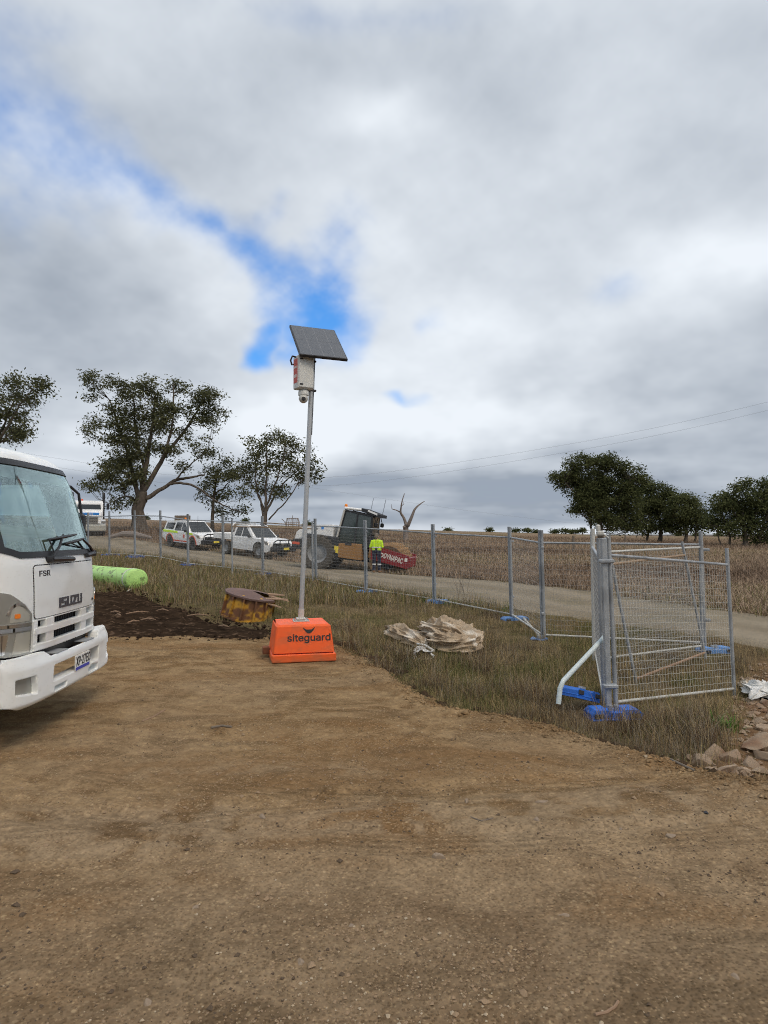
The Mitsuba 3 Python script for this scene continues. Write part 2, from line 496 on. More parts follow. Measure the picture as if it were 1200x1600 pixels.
def bag_fn(p, n, uv):
    a = mikit.fbm(p.x * 5, p.y * 5, p.z * 14)
    return M_(M_((0.30, 0.22, 0.145), (0.50, 0.41, 0.30), a), (0.64, 0.59, 0.51), mikit.smoothstep(0.55, 0.75, mikit.fbm(p.x * 4, p.y * 4 + 8, p.z * 4)))


scene['dirty_cloth'] = {'type': 'twosided', 'bsdf': {'type': 'diffuse', 'reflectance': mikit.proc(bag_fn)}}
mat('white_cloth', (0.62, 0.62, 0.60), 0.8, two=True)
mat('red_paint', (0.20, 0.016, 0.022), 0.45, two=True)
mat('mud', (0.27, 0.145, 0.055), 0.95, two=True)
mat('mud_drum', (0.10, 0.065, 0.04), 0.95, two=True)
mat('mud_pad', (0.30, 0.19, 0.10), 0.95, two=True)
mat('cab_dark', (0.022, 0.025, 0.03), 0.75, two=True)
mat('navy', (0.018, 0.022, 0.045), 0.9)
mat('hivis', (0.50, 0.75, 0.02), 0.8)
mat('silver_tape', (0.55, 0.56, 0.55), 0.4)
mat('skin', (0.42, 0.24, 0.16), 0.6)
mat('boot', (0.26, 0.15, 0.08), 0.8)
mat('hivis_stripe', (0.55, 0.80, 0.03), 0.5)
mat('red_stripe', (0.62, 0.10, 0.05), 0.5)
mat('beacon', (0.85, 0.25, 0.02), 0.3)
mat('wire_dark', (0.05, 0.05, 0.055), 0.7)
mat('cable_grey', (0.22, 0.23, 0.24), 0.7)

# ------------------------------------------------------------------ terrain
knots = [(0, 0, 0), (-3, 5, 0), (3, 5, 0), (-3, 9, 0), (0, 9, 0), (-8, 8, 0.02), (7, 4, -0.05), (-20, 6, 0.1), (20, 0, -0.1), (0, -25, 0), (-25, -25, 0), (25, -25, -0.1), (-1.2, 10.8, 0), (-4, 12.4, 0.02), (-9, 14, 0.12),
         (5.1, 9.9, -0.40), (9, 8, -0.25), (12, 12, -0.2), (8, 14, -0.15), (4, 7.2, -0.10)]
for u, v, d in [(950, 1108, 8.3), (930, 1032, 11.2), (1105, 1013, 12.2), (848, 1000, 13), (800, 967, 15.5), (679, 942, 18.1), (572, 925, 19.8), (494, 910, 22.3), (411, 897, 24.5), (349, 890, 26), (294, 884, 27.5), (251, 874, 29), (171, 868, 32), (138, 867, 33.5),
                (588, 895, 29.6), (502, 889, 32.3), (620, 898, 30.8), (405, 874, 38), (300, 859, 45), (148, 839, 54), (216, 829, 60), (400, 838, 55), (640, 843, 75), (760, 862, 45), (930, 847, 75), (1150, 856, 62), (1000, 900, 27), (1190, 965, 16.5), (800, 918, 22),
                (215, 923, 18.0), (150, 911.5, 22), (385, 972, 14.6)]:
    knots.append(tuple(P(u, v, d)))
for u, v in [(-500, 800), (-200, 800), (0, 806), (250, 814), (450, 823), (640, 829.5), (780, 833.5), (900, 837), (1130, 840), (1500, 842), (1900, 842)]:
    knots += [tuple(P(u, v, 420)), tuple(P(u, v + 3.5, 180))]
    q = P(u, v + 14, 1600)
    knots.append((q[0], q[1], q[2]))
knots += [(-900, -300, 5), (900, -300, 0), (0, -900, 0), (-200, -100, 3), (200, -100, 0)]
knots = np.array(knots)


def warp(xy):
    r = np.linalg.norm(xy, axis=1, keepdims=True) + 1e-9
    return xy / r * np.log1p(r / 9) * 9


_rbf = RBFInterpolator(warp(knots[:, :2]), knots[:, 2], kernel='linear', smoothing=0.03)


def inside(poly, xy):
    x, y = xy[:, 0], xy[:, 1]
    r = np.zeros(len(xy), bool)
    p = np.asarray(poly)
    for (x0, y0), (x1, y1) in zip(p, np.roll(p, -1, 0)):
        c = (y0 > y) != (y1 > y)
        r ^= c & (x < (x1 - x0) * (y - y0) / (y1 - y0 + 1e-12) + x0)
    return r


def sdist(poly, xy):
    """distance to the outline, positive inside"""
    p = np.asarray(poly, float)
    d = np.full(len(xy), 1e9)
    for a, b in zip(p, np.roll(p, -1, 0)):
        e = b - a
        t = np.clip(((xy - a) @ e) / (e @ e), 0, 1)
        d = np.minimum(d, np.linalg.norm(xy - a - t[:, None] * e, axis=1))
    return np.where(inside(poly, xy), d, -d)


def flatpt(u, v, z=0.0):
    r = ray(u, v)
    return (np.array([0, 0, EYE]) + r * ((z - EYE) / r[2]))[:2]


YARD = np.array([(-40, 13.0), (-14, 12.9)] + [tuple(flatpt(u, v)) for u, v in [(150, 997), (300, 999), (400, 1001), (480, 1004), (532, 1014), (565, 1032), (600, 1050), (640, 1078), (690, 1103), (780, 1112), (860, 1128), (940, 1152), (1050, 1186), (1110, 1206), (1200, 1222)]]
                + [(5.0, 5.2), (12, 4.2), (30, 2), (30, -30), (-40, -30)])
ROADN = [(14, 4.5), (7.1, 12.4), (3.5, 16.5), (0, 20.6), (-4, 25), (-8.4, 30), (-14, 36), (-22, 45), (-40, 64), (-70, 95), (-130, 150)]
ROADF = [(-140, 175), (-80, 115), (-45, 80), (-27, 59), (-12.6, 45), (-6, 37.5), (0, 31), (4, 25), (9.3, 16.8), (17, 6)]
ROAD = np.array(ROADN + ROADF)
SOIL = np.array([(-30, 12.6), (-30, 17.5), (-9, 18.2), (-6.6, 17.9), (-5.4, 16.4), (-4.3, 15.4), (-3.4, 14.2), (-2.3, 13.6), (-1.9, 12.9), (-2.3, 12.3), (-4, 12.35), (-9, 12.4)])


def H(xy):
    xy = np.atleast_2d(np.asarray(xy, float))
    out = np.empty(len(xy))
    for i in range(0, len(xy), 60000):
        out[i:i + 60000] = _rbf(warp(xy[i:i + 60000]))
    return out


# a fast lookup of the terrain near the camera
gx, gy = np.linspace(-60, 45, 211), np.linspace(-12, 110, 245)
from scipy.ndimage import map_coordinates
_tab = H(np.stack(np.meshgrid(gx, gy, indexing='ij'), -1).reshape(-1, 2)).reshape(211, 245)


def Hq(xy):
    xy = np.atleast_2d(np.asarray(xy, float))
    i, j = (xy[:, 0] + 60) / 0.5, (xy[:, 1] + 12) / 0.5
    q = map_coordinates(_tab, [i, j], order=1, mode='nearest')
    far = (i < 0) | (i > 210) | (j < 0) | (j > 244)
    if far.any():
        q[far] = H(xy[far])
    return q


def lump(xy, s, a, seed, oc=4):
    return a * 2 * (fbm(np.c_[xy * s, np.full(len(xy), 0.37)], oc, seed) - 0.5)


def ground_z(xy):
    """height of the natural surface (verge, paddock), with its hollows"""
    xy = np.atleast_2d(np.asarray(xy, float))
    z = Hq(xy)
    dy = sdist(YARD, xy)
    r = np.linalg.norm(xy, axis=1)
    z = z - 0.10 * sstep(-0.02, -0.35, dy) * sstep(-2.6, -0.6, dy) * sstep(11.5, 9, xy[:, 1]) * sstep(-2, 0, xy[:, 0])   # the scraped edge beside the pad
    z = z + lump(xy, 1.6, 0.05, 5) * sstep(120, 20, r)
    z = z - 0.16 * sstep(0.0, 0.5, dy) - 0.14 * sstep(0.3, 1.2, sdist(ROAD, xy)) - 0.14 * sstep(0.2, 0.8, sdist(SOIL, xy))
    return z


def yard_z(xy):
    d = sdist(YARD, xy) + lump(xy, 2.3, 0.16, 41) + lump(xy, 11, 0.05, 42)
    z = Hq(xy) + 0.03 - 0.16 * sstep(0.12, -0.22, d)
    x, y = xy[:, 0], xy[:, 1]
    z = z + lump(xy, 0.8, 0.035, 11, 3) + lump(xy, 5, 0.012, 12) + lump(np.c_[x * 0.7 + 0.2 * y + lump(xy, 0.9, 0.6, 17), y * 2.4 + 0.06 * x * x + lump(xy, 0.8, 0.9, 18)], 1.0, 0.02, 13, 4)
    for t, w in ((y - 4.35 - 0.05 * (x - 0.6) ** 2 + lump(xy, 0.9, 0.05, 81), 0.2), (y - 5.6 - 0.22 * (x - 2.2) + lump(xy, 0.8, 0.06, 82), 0.17), (y - 8.0 + 0.10 * (x + 1) + lump(xy, 0.7, 0.08, 83), 0.3)):
        z = z - 0.014 * sstep(w * 1.15, w * 0.8, np.abs(t)) + 0.010 * np.exp(-((np.abs(t) - w * 1.3) / 0.06) ** 2)
    near = sstep(9, 4, np.linalg.norm(xy, axis=1))
    z = z + lump(xy, 30, 0.007, 14, 3) * (0.4 + 0.6 * near)
    berm = np.exp(-((d - 0.22) / 0.16) ** 2) * (0.6 + lump(xy, 1.3, 0.9, 15, 2)) * sstep(-2.5, -1, x)
    return z + 0.05 * np.clip(berm, 0, 2)


def sheet(angs, rads, zfn, keep=None):
    A, R = np.meshgrid(np.asarray(angs), np.asarray(rads), indexing='ij')
    xy = np.stack([R * np.sin(A), R * np.cos(A)], -1).reshape(-1, 2)
    na, nr = A.shape
    i, j = np.meshgrid(np.arange(na - 1), np.arange(nr - 1), indexing='ij')
    q = (i * nr + j).ravel()
    f = np.vstack([np.c_[q, q + 1, q + nr + 1], np.c_[q, q + nr + 1, q + nr]])
    if keep is not None:
        k = keep(xy)
        f = f[k[f].any(1)]
        u, inv = np.unique(f, return_inverse=True)
        xy, f = xy[u], inv.reshape(-1, 3)
    v = np.c_[xy, zfn(xy)]
    n = np.cross(v[f[0, 1]] - v[f[0, 0]], v[f[0, 2]] - v[f[0, 0]])
    return tm(v, f[:, ::-1] if n[2] < 0 else f)


rad = np.radians
angs = np.r_[np.linspace(-180, -48, 60, endpoint=False), np.linspace(-48, 48, 420), np.linspace(48, 180, 60)[1:]]
rads = np.r_[0.5, np.geomspace(3, 60, 260), np.geomspace(62, 2500, 70)]
single('ground', sheet(rad(angs), rads, ground_z), 'verge', 'rolling dry paddock ground with brown grass running to the horizon', None, kind='structure', smooth=True)
angs = np.r_[np.linspace(-180, -46, 70, endpoint=False), np.linspace(-46, 46, 760), np.linspace(46, 180, 70)[1:]]
rads = np.r_[np.linspace(0.3, 2.2, 8), np.geomspace(2.3, 14, 520), np.linspace(14.3, 45, 40)]
yard = sheet(rad(angs), rads, yard_z, lambda xy: sdist(YARD, xy) > -0.55)
single('dirt_yard', yard, 'dirt', 'bare brown gravelly dirt yard in the foreground', None, kind='structure', smooth=True)
angs = np.linspace(-58, 75, 300)
rads = np.geomspace(8, 230, 180)
single('gravel_road', sheet(rad(angs), rads, lambda xy: Hq(xy) + 0.03 - 0.14 * sstep(0.25, -0.3, sdist(ROAD, xy) + lump(xy, 1.2, 0.35, 61)) + lump(xy, 3, 0.012, 62), lambda xy: sdist(ROAD, xy) > -0.7), 'road_gravel',
       'pale grey gravel road crossing behind the mesh fence', None, kind='structure', smooth=True)
angs = np.linspace(-66, -6, 300)
rads = np.linspace(11.6, 22, 190)
single('bare_soil', sheet(rad(angs), rads, lambda xy: Hq(xy) + 0.05 - 0.2 * sstep(0.3, -0.35, sdist(SOIL, xy) + lump(xy, 1.7, 0.3, 71)) + lump(xy, 2.2, 0.07, 72, 5) + np.abs(lump(xy, 7, 0.06, 73, 3)), lambda xy: sdist(SOIL, xy) > -0.7), 'black_soil',
       'dark freshly turned soil strip beyond the dirt yard', None, kind='structure', smooth=True)


def gz(x, y):
    return float(ground_z(np.array([[x, y]]))[0])


def yz(x, y):
    return float(yard_z(np.array([[x, y]]))[0])
# ------------------------------------------------------------------ white cab truck at the left
TY = math.radians(3.27)
TM = rz(TY, (-3.25, 7.09, 0.02))            # local: x forward, y to the truck's left, z up
_f = PchipInterpolator([0.80, 1.16, 1.62, 1.76, 2.10, 2.60, 2.70, 2.77, 2.82, 2.85], [-0.01, 0.0, -0.015, -0.045, -0.14, -0.31, -0.38, -0.50, -0.70, -1.0])
_w = PchipInterpolator([0.80, 1.20, 1.76, 2.10, 2.60, 2.70, 2.77, 2.82, 2.85], [1.09, 1.10, 1.10, 1.08, 1.00, 0.955, 0.86, 0.72, 0.50])


def superx(y, w, D, n):
    t = np.clip(np.abs(y) / w, 0, 0.99995)
    return -D * (1 - (1 - t ** n) ** (1 / n))


def cab_s(y, z):
    return np.stack([_f(z) + superx(y, _w(z), 0.55, 3.6), y, z], -1)


def bumper_s(y, z):
    return np.stack([0.09 + superx(y, 1.225 + 0 * z, 0.42, 4.5) - 0.10 * sstep(0.46, 0.36, z) ** 2 - 0.04 * sstep(0.72, 0.86, z), y, z], -1)


def wrap(S, m, step=0.03, off=0.0):
    """lays a flat mesh (x = across, y = up, z = thickness) onto the curved surface S"""
    if step:
        v, f = trimesh.remesh.subdivide_to_size(np.asarray(m.vertices), np.asarray(m.faces), step, max_iter=12)
    else:
        v, f = np.asarray(m.vertices), np.asarray(m.faces)
    y, z = v[:, 0], v[:, 1]
    e = 1e-3
    p = S(y, z)
    n = np.cross(S(y + e, z) - S(y - e, z), S(y, z + e) - S(y, z - e))
    n /= np.linalg.norm(n, axis=1, keepdims=True) + 1e-12
    n *= np.where(n[:, :1] < -0.2, -1, 1)
    return tm(p + n * (v[:, 2:] + off), f)


def slab(poly, t0, t1):
    poly = poly if hasattr(poly, 'area') else Polygon(poly)
    m = trimesh.creation.extrude_polygon(poly, t1 - t0, engine='earcut')
    v = np.asarray(m.vertices) + [0, 0, t0]
    return tm(v, m.faces)


def flat(poly):
    poly = poly if hasattr(poly, 'area') else Polygon(poly)
    v, f = trimesh.creation.triangulate_polygon(poly, engine='earcut')
    return tm(np.c_[v, np.zeros(len(v))], f)


def rr(x0, y0, x1, y1, r):
    return sbox(x0 + r, y0 + r, x1 - r, y1 - r).buffer(r, 5)


tk = thing('cab_truck', 'white cab-over truck with black wipers and dirty bumper, cut off by the left edge', 'truck')
# shell: a loft of contours, with holes for the windscreen, the side windows and the grille
WS = Polygon([(-1.0, 1.80), (-0.86, 1.745), (0.86, 1.745), (1.0, 1.80), (0.985, 2.2), (0.93, 2.56), (0.88, 2.61), (-0.88, 2.61), (-0.93, 2.56), (-0.985, 2.2)])
zs = np.r_[np.linspace(0.84, 1.74, 40), np.linspace(1.757, 2.6, 60), np.linspace(2.61, 2.85, 26)]
th = np.linspace(-1, 1, 141)
yy = np.sign(th) * (1 - (1 - np.abs(th)) ** 2.2)
rows = []
for z in zs:
    w = float(_w(z))
    front = cab_s(yy * w, np.full(len(yy), z))
    back = np.linspace(front[0, 0], -1.75, 14)[1:]
    L = np.c_[back[::-1], np.full(13, -w), np.full(13, z)]
    R = np.c_[back, np.full(13, w), np.full(13, z)]
    rows.append(np.vstack([L, front, R]))
V = np.array(rows)
nz, nc = V.shape[:2]
i, j = np.meshgrid(np.arange(nz - 1), np.arange(nc - 1), indexing='ij')
q = (i * nc + j).ravel()
VV = V.reshape(-1, 3)
cen = (VV[q] + VV[q + 1] + VV[q + nc] + VV[q + nc + 1]) / 4
isf = (np.tile(np.arange(nc - 1), nz - 1) >= 13) & (np.tile(np.arange(nc - 1), nz - 1) < nc - 14)
import shapely
hole = isf & shapely.contains_xy(WS.buffer(0.012), cen[:, 1], cen[:, 2])
hole |= isf & (np.abs(cen[:, 1]) < 0.715) & (cen[:, 2] < 1.135) & (cen[:, 2] > 0.90)
hole |= ~isf & (cen[:, 0] < -0.62) & (cen[:, 0] > -1.5) & (cen[:, 2] > 1.72) & (cen[:, 2] < 2.52)
q = q[~hole]
shell = tm(VV, np.vstack([np.c_[q, q + 1, q + nc + 1], np.c_[q, q + nc + 1, q + nc]]))
top = V[-1]
lid = hull(np.vstack([top, top + [0, 0, -0.01]]))
rearwall = bx((-1.76, 0, 1.83), (0.03, 2.0, 1.95), 0.01)
part(tk, 'cab', [shell, lid], 'truck_white', 40, TM)
lining = trimesh.Trimesh(shell.vertices, shell.faces, process=False)
ln_ = np.asarray(lining.vertex_normals)
flip_ = np.sign(((np.asarray(shell.vertices) - [-0.9, 0, 1.8]) * ln_).sum(1, keepdims=True))
keep_ = np.asarray(shell.vertices)[np.asarray(shell.faces)].mean(1)[:, 2] > 1.2
part(tk, 'cab_lining', tm(np.asarray(shell.vertices) - ln_ * flip_ * 0.022, np.asarray(shell.faces)[keep_]), 'cab_dark', 40, TM)
part(tk, 'rear_wall', rearwall, 'cab_dark', False, TM)
seal = slab(WS.buffer(0.035).difference(WS.buffer(-0.022)), -0.004, 0.012)
part(tk, 'windscreen_seal', wrap(cab_s, seal), 'black_plastic', 40, TM)
part(tk, 'windscreen', wrap(cab_s, flat(WS.buffer(-0.01)), 0.05), 'windscreen_glass', True, TM)
for s in (-1, 1):
    z2 = [(-0.60, 1.70), (-1.52, 1.70), (-1.52, 2.54), (-0.66, 2.54)]
    side = np.array([[x, s * (float(_w(z)) - 0.004), z] for x, z in z2])
    part(tk, 'side_window', tm(side, [[0, 1, 2], [0, 2, 3]]), 'windscreen_glass', False, TM)
# bonnet panel, proud of its dark seam, then the grille
BP = rr(-0.725, 1.145, 0.725, 1.635, 0.035)
part(tk, 'bonnet_seam', wrap(cab_s, slab(BP.buffer(0.010), 0.001, 0.003)), 'dark_trim', 30, TM)
part(tk, 'bonnet_panel', wrap(cab_s, slab(BP, 0.0, 0.009)), 'truck_white', 30, TM)
g = [slab(rr(-0.735, 1.00, 0.735, 1.055, 0.012), -0.05, 0.022), slab(rr(-0.735, 0.855, 0.735, 0.905, 0.012), -0.05, 0.024), slab(rr(-0.76, 1.125, 0.76, 1.137, 0.004), -0.05, 0.004)]
for y in (-0.72, -0.47, 0.36, 0.72):
    w = 0.03 if abs(y) > 0.7 else 0.075
    g.append(slab(rr(y - w, 0.88, y + w, 1.13, 0.012), -0.05, 0.014))
part(tk, 'grille', [wrap(cab_s, m) for m in g], 'truck_white', 30, TM)
part(tk, 'grille_backing', wrap(cab_s, slab(sbox(-0.78, 0.86, 0.78, 1.14), -0.10, -0.08)), 'black_plastic', 30, TM)
gm = [wrap(cab_s, slab(sbox(y - 0.006, 0.88, y + 0.006, 1.13), -0.075, -0.06)) for y in np.arange(-0.72, 0.73, 0.06)]
part(tk, 'grille_mesh', gm, 'dark_trim', False, TM)
# lettering
def on_cab(s, h, y, z, depth, key, m, squeeze=1.0, S=cab_s):
    t = text(s, h, depth)
    v = np.asarray(t.vertices) * [squeeze, 1, 1] + [y, z, 0]
    part(tk, key, wrap(S, tm(v, t.faces), 0.05, 0.009), m, False, TM)
SHAPES_ = {'I': [(0, 0), (.28, 0), (.28, 1), (0, 1)], 'S': [(0, 0), (1, 0), (1, .59), (.25, .59), (.25, .80), (1, .80), (1, 1), (0, 1), (0, .41), (.75, .41), (.75, .20), (0, .20)],
           'U': [(0, 1), (0, 0), (1, 0), (1, 1), (.76, 1), (.76, .20), (.24, .20), (.24, 1)], 'Z': [(0, 0), (1, 0), (1, .20), (.42, .20), (1, .80), (1, 1), (0, 1), (0, .80), (.58, .80), (0, .20)]}
x_ = -0.285
for ch in 'ISUZU':
    pol = Polygon(np.array(SHAPES_[ch]) * [0.108, 0.100] + [x_, 1.20])
    part(tk, 'maker_letter', wrap(cab_s, slab(pol, 0.009, 0.020), 0.02), 'letter_metal', False, TM)
    x_ += 0.058 if ch == 'I' else 0.134
on_cab('FSR', 0.05, -0.665, 1.535, 0.003, 'model_lettering', 'ink', 1.6)
part(tk, 'side_badge', wrap(cab_s, slab(sbox(0.64, 1.19, 0.72, 1.215), 0.009, 0.013)), 'ink', False, TM)
# headlights
for s in (-1, 1):
    hp = np.array([(0.765, 0.835), (0.765, 1.20), (0.86, 1.30), (0.975, 1.395), (1.05, 1.42), (1.07, 1.38), (1.085, 1.1), (1.083, 0.86), (1.0, 0.835)]) * [s, 1]
    hp = Polygon(hp).buffer(-0.01).buffer(0.01, 4)
    hl = part(tk, 'headlight', wrap(cab_s, slab(hp, 0.0, 0.008), 0.02), 'smoked', 30, TM)
    def lamp_patch(pts, t0, t1):
        return wrap(cab_s, slab(Polygon(np.array(pts) * [s, 1]).buffer(-0.008).buffer(0.008, 3), t0, t1), 0.015)
    part(hl, 'upper_reflector', lamp_patch([(0.80, 1.14), (0.80, 1.20), (0.87, 1.27), (0.96, 1.30), (0.98, 1.14)], 0.008, 0.012), 'lamp_pale', 30, TM)
    aa = np.linspace(0.2, 2.6, 14)
    arc = np.vstack([np.c_[0.91 + 0.095 * np.cos(aa), 1.19 + 0.125 * np.sin(aa)], np.c_[0.91 + 0.075 * np.cos(aa[::-1]), 1.19 + 0.10 * np.sin(aa[::-1])]])
    part(hl, 'bright_arc', wrap(cab_s, slab(Polygon(arc * [s, 1]), 0.012, 0.018), 0.015), 'chrome', 30, TM)
    part(hl, 'indicator_bulb', lamp_patch([(0.90, 1.175), (0.90, 1.215), (0.945, 1.215), (0.945, 1.175)], 0.012, 0.020), 'amber', 30, TM)
    part(hl, 'lower_reflector', lamp_patch([(0.79, 0.855), (0.79, 1.04), (0.925, 1.04), (0.95, 0.855)], 0.008, 0.013), 'lamp_pale', 30, TM)
    part(hl, 'side_reflector', lamp_patch([(1.0, 0.86), (0.985, 1.04), (1.045, 1.04), (1.055, 0.86)], 0.008, 0.013), 'chrome', 30, TM)
    part(hl, 'divider', wrap(cab_s, slab(Polygon(np.array([(0.775, 1.095), (1.08, 1.095), (1.08, 1.125), (0.775, 1.125)]) * [s, 1]), 0.008, 0.016), 0.02), 'chrome', False, TM)
    part(hl, 'trim', wrap(cab_s, slab(Polygon(np.array([(0.775, 1.055), (1.08, 1.055), (1.08, 1.088), (0.775, 1.088)]) * [s, 1]), 0.008, 0.018), 0.02), 'grey_plastic', False, TM)
    part(hl, 'lens', wrap(lambda y, z: cab_s(y, z) + [0.022, 0, 0], flat(hp), 0.03), 'clear_cover', True, TM)
part(tk, 'bumper_gap_panel', [wrap(cab_s, slab(sbox(-1.06, 0.74, 1.06, 0.86), -0.09, -0.06)), bx((-0.45, 0, 0.74), (0.5, 1.8, 0.16), 0.02)], 'black_plastic', 30, TM)
# bumper
bo = Polygon([(-1.21, 0.44), (-1.05, 0.385), (1.05, 0.385), (1.21, 0.44), (1.21, 0.80), (1.17, 0.845), (0.70, 0.845), (0.60, 0.785), (-0.60, 0.785), (-0.70, 0.845), (-1.17, 0.845), (-1.21, 0.80)]).buffer(-0.012).buffer(0.012, 4)
for hpoly in [Polygon([(-0.60, 0.545), (0.57, 0.545), (0.60, 0.69), (-0.57, 0.69)]), Polygon([(-0.56, 0.445), (-0.30, 0.445), (-0.27, 0.485), (-0.56, 0.485)]), Polygon([(0.56, 0.445), (0.30, 0.445), (0.27, 0.485), (0.40, 0.52), (0.56, 0.50)])] + [Polygon(np.array([(0.88, 0.50), (1.13, 0.53), (1.13, 0.66), (0.90, 0.66)]) * [s, 1]) for s in (-1, 1)]:
    bo = bo.difference(hpoly.buffer(-0.012).buffer(0.014, 4))
bm = part(tk, 'bumper', [wrap(bumper_s, slab(bo, -0.11, 0.0), 0.035), wrap(bumper_s, slab(bo.buffer(-0.008), 0, 0.007), 0.035)], 'truck_white', 35, TM)
for s in (-1, 1):
    part(bm, 'fog_lamp', wrap(bumper_s, slab(Polygon(np.array([(0.86, 0.48), (1.15, 0.52), (1.15, 0.68), (0.88, 0.68)]) * [s, 1]), -0.10, -0.05)), 'smoked', 30, TM)
    part(bm, 'step_pad', bx((0.02, s * 0.36, 0.789), (0.12, 0.26, 0.012), 0.004), 'grey_plastic', False, TM)
part(bm, 'crossmember', bx((-0.22, 0, 0.62), (0.08, 1.5, 0.10), 0.01), 'rust_brown', False, TM)
pl = part(tk, 'number_plate', wrap(bumper_s, slab(rr(-0.09, 0.535, 0.29, 0.69, 0.01), 0.004, 0.012)), 'plate_white', False, TM)
on_cab('XP·27EO', 0.088, -0.075, 0.583, 0.002, 'number_plate__characters', 'ink', 0.74, lambda y, z: bumper_s(y, z) + [0.004, 0, 0])
part(pl, 'blue_band', wrap(bumper_s, slab(rr(-0.085, 0.539, 0.285, 0.570, 0.005), 0.012, 0.015)), 'blue_print', False, TM)
# wipers
def wp(y, z, o=0.035):
    return cab_s(np.array([y]), np.array([z]))[0] + [o, 0, 0.0]
for piv, top_, b0, b1, base in [((-0.47, 1.69), (-0.06, 1.925), (-0.42, 1.88), (0.30, 1.93), (0.05, 1.675)), ((0.78, 1.715), (0.45, 1.875), (-0.06, 1.835), (0.50, 1.885), (0.45, 1.70))]:
    wk = part(tk, 'wiper', [tube([wp(*piv), (wp(*piv) + wp(*top_)) / 2 + [0.02, 0, 0], wp(*top_)], [0.022, 0.014, 0.012], 6), tube([wp(piv[0] + 0.1, piv[1], .04), wp(top_[0] - 0.35, top_[1] - 0.04)], 0.008, 5)] , 'black_plastic', 30, TM)
    part(wk, 'blade', tube([wp(*b0, .03), wp((b0[0] + b1[0]) / 2, (b0[1] + b1[1]) / 2, .045), wp(*b1, .03)], [0.011, 0.018, 0.011], 6), 'black_plastic', 30, TM)
    part(wk, 'pivot_housing', [tube([wp(*piv), wp(*base)], [0.033, 0.024], 8), tube([wp(*piv, -.01), wp(*piv, .06)], 0.035, 10)], 'black_plastic', 30, TM)
# mirror arms and mirrors
for s in (-1, 1):
    mr = part(tk, 'mirror', [bx((-0.37, s * 1.245, 1.99), (0.09, 0.15, 0.40), 0.035)], 'black_plastic', 30, TM)
    part(mr, 'arm', tube([(-0.55, s * 0.98, 2.52), (-0.44, s * 1.10, 2.50), (-0.38, s * 1.19, 2.42), (-0.36, s * 1.22, 2.2), (-0.36, s * 1.22, 1.82), (-0.5, s * 1.08, 1.76)], 0.017, 7), 'black_plastic', 30, TM)
# cabin
part(tk, 'dashboard', [hull([(-0.28, y, z) for y in (-1.0, 1.0) for z in (1.45, 1.66)] + [(-0.75, y, z) for y in (-0.98, 0.98) for z in (1.3, 1.72)]), bx((-0.66, -0.45, 1.74), (0.2, 0.5, 0.12), 0.04)], 'cab_dark', 30, TM)
ang = np.linspace(0, 2 * np.pi, 25)
ring = np.c_[0 * ang, 0.23 * np.cos(ang), 0.23 * np.sin(ang)] @ rot((0, 1, 0), -0.9)[:3, :3].T + [-0.84, -0.48, 1.86]
part(tk, 'steering_wheel', [tube(ring, 0.017, 7, False), tube([ring[0], ring[12]], 0.014, 5), tube([(-0.84, -0.48, 1.86), (-0.62, -0.48, 1.62)], 0.03, 6)], 'black_plastic', 30, TM)
for y in (-0.48, 0.35):
    part(tk, 'seat', [bx((-1.25, y, 1.38), (0.5, 0.5, 0.16), 0.05), bx((-1.5, y, 1.75), (0.14, 0.5, 0.7), 0.05), bx((-1.53, y, 2.2), (0.1, 0.28, 0.2), 0.04)], 'cab_dark', 30, TM)
part(tk, 'cab_floor', bx((-0.95, 0, 1.1), (1.5, 2.0, 0.06)), 'cab_dark', False, TM)
for s in (-1, 1):
    part(tk, 'door_lining', bx((-1.15, s * 1.045, 1.4), (1.15, 0.02, 0.6)), 'cab_dark', False, TM)
part(tk, 'roof_lining', bx((-1.12, 0, 2.63), (1.25, 1.8, 0.03), 0.01), 'cab_dark', False, TM)
part(tk, 'sun_visor', [hull([(-0.42, y, 2.60) for y in (-0.75, 0.75)] + [(-0.36, y, 2.47) for y in (-0.75, 0.75)] + [(-0.44, y, 2.6) for y in (-0.75, 0.75)])], 'grey_plastic', False, TM)
# chassis, wheels and tray behind the cab
parts(tk, 'chassis', [bx((-3.6, s * 0.42, 0.82), (7.0, 0.09, 0.24), 0.01) for s in (-1, 1)], 'black_plastic', False, TM)
def wheel_mesh(r, w):
    return lathe([(0.58 * r, -w / 2), (0.9 * r, -w / 2), (r, -w * 0.36), (r, w * 0.36), (0.9 * r, w / 2), (0.58 * r, w / 2), (0.58 * r, -w / 2)], 28, 'y')
def rim_mesh(r, w, side):
    return lathe([(0, side * w * 0.28), (0.2 * r, side * w * 0.30), (0.42 * r, side * w * 0.18), (0.55 * r, side * w * 0.42), (0.585 * r, side * w * 0.46)], 24, 'y')
for x in (-1.15, -5.3):
    for s in (-1, 1):
        wk = part(tk, 'wheel', [moved(wheel_mesh(0.42, 0.26), rot((0, 1, 0), 0, (x, s * 0.95, 0.42)))], 'tyre', 40, TM)
        part(wk, 'rim', moved(rim_mesh(0.42, 0.26, s), rot((0, 1, 0), 0, (x, s * 0.95, 0.42))), 'white_paint', 40, TM)
part(tk, 'tray', [bx((-4.7, 0, 1.10), (5.4, 2.4, 0.12), 0.02), bx((-2.05, 0, 1.7), (0.06, 2.3, 1.2), 0.02)], 'grey_plastic', False, TM)

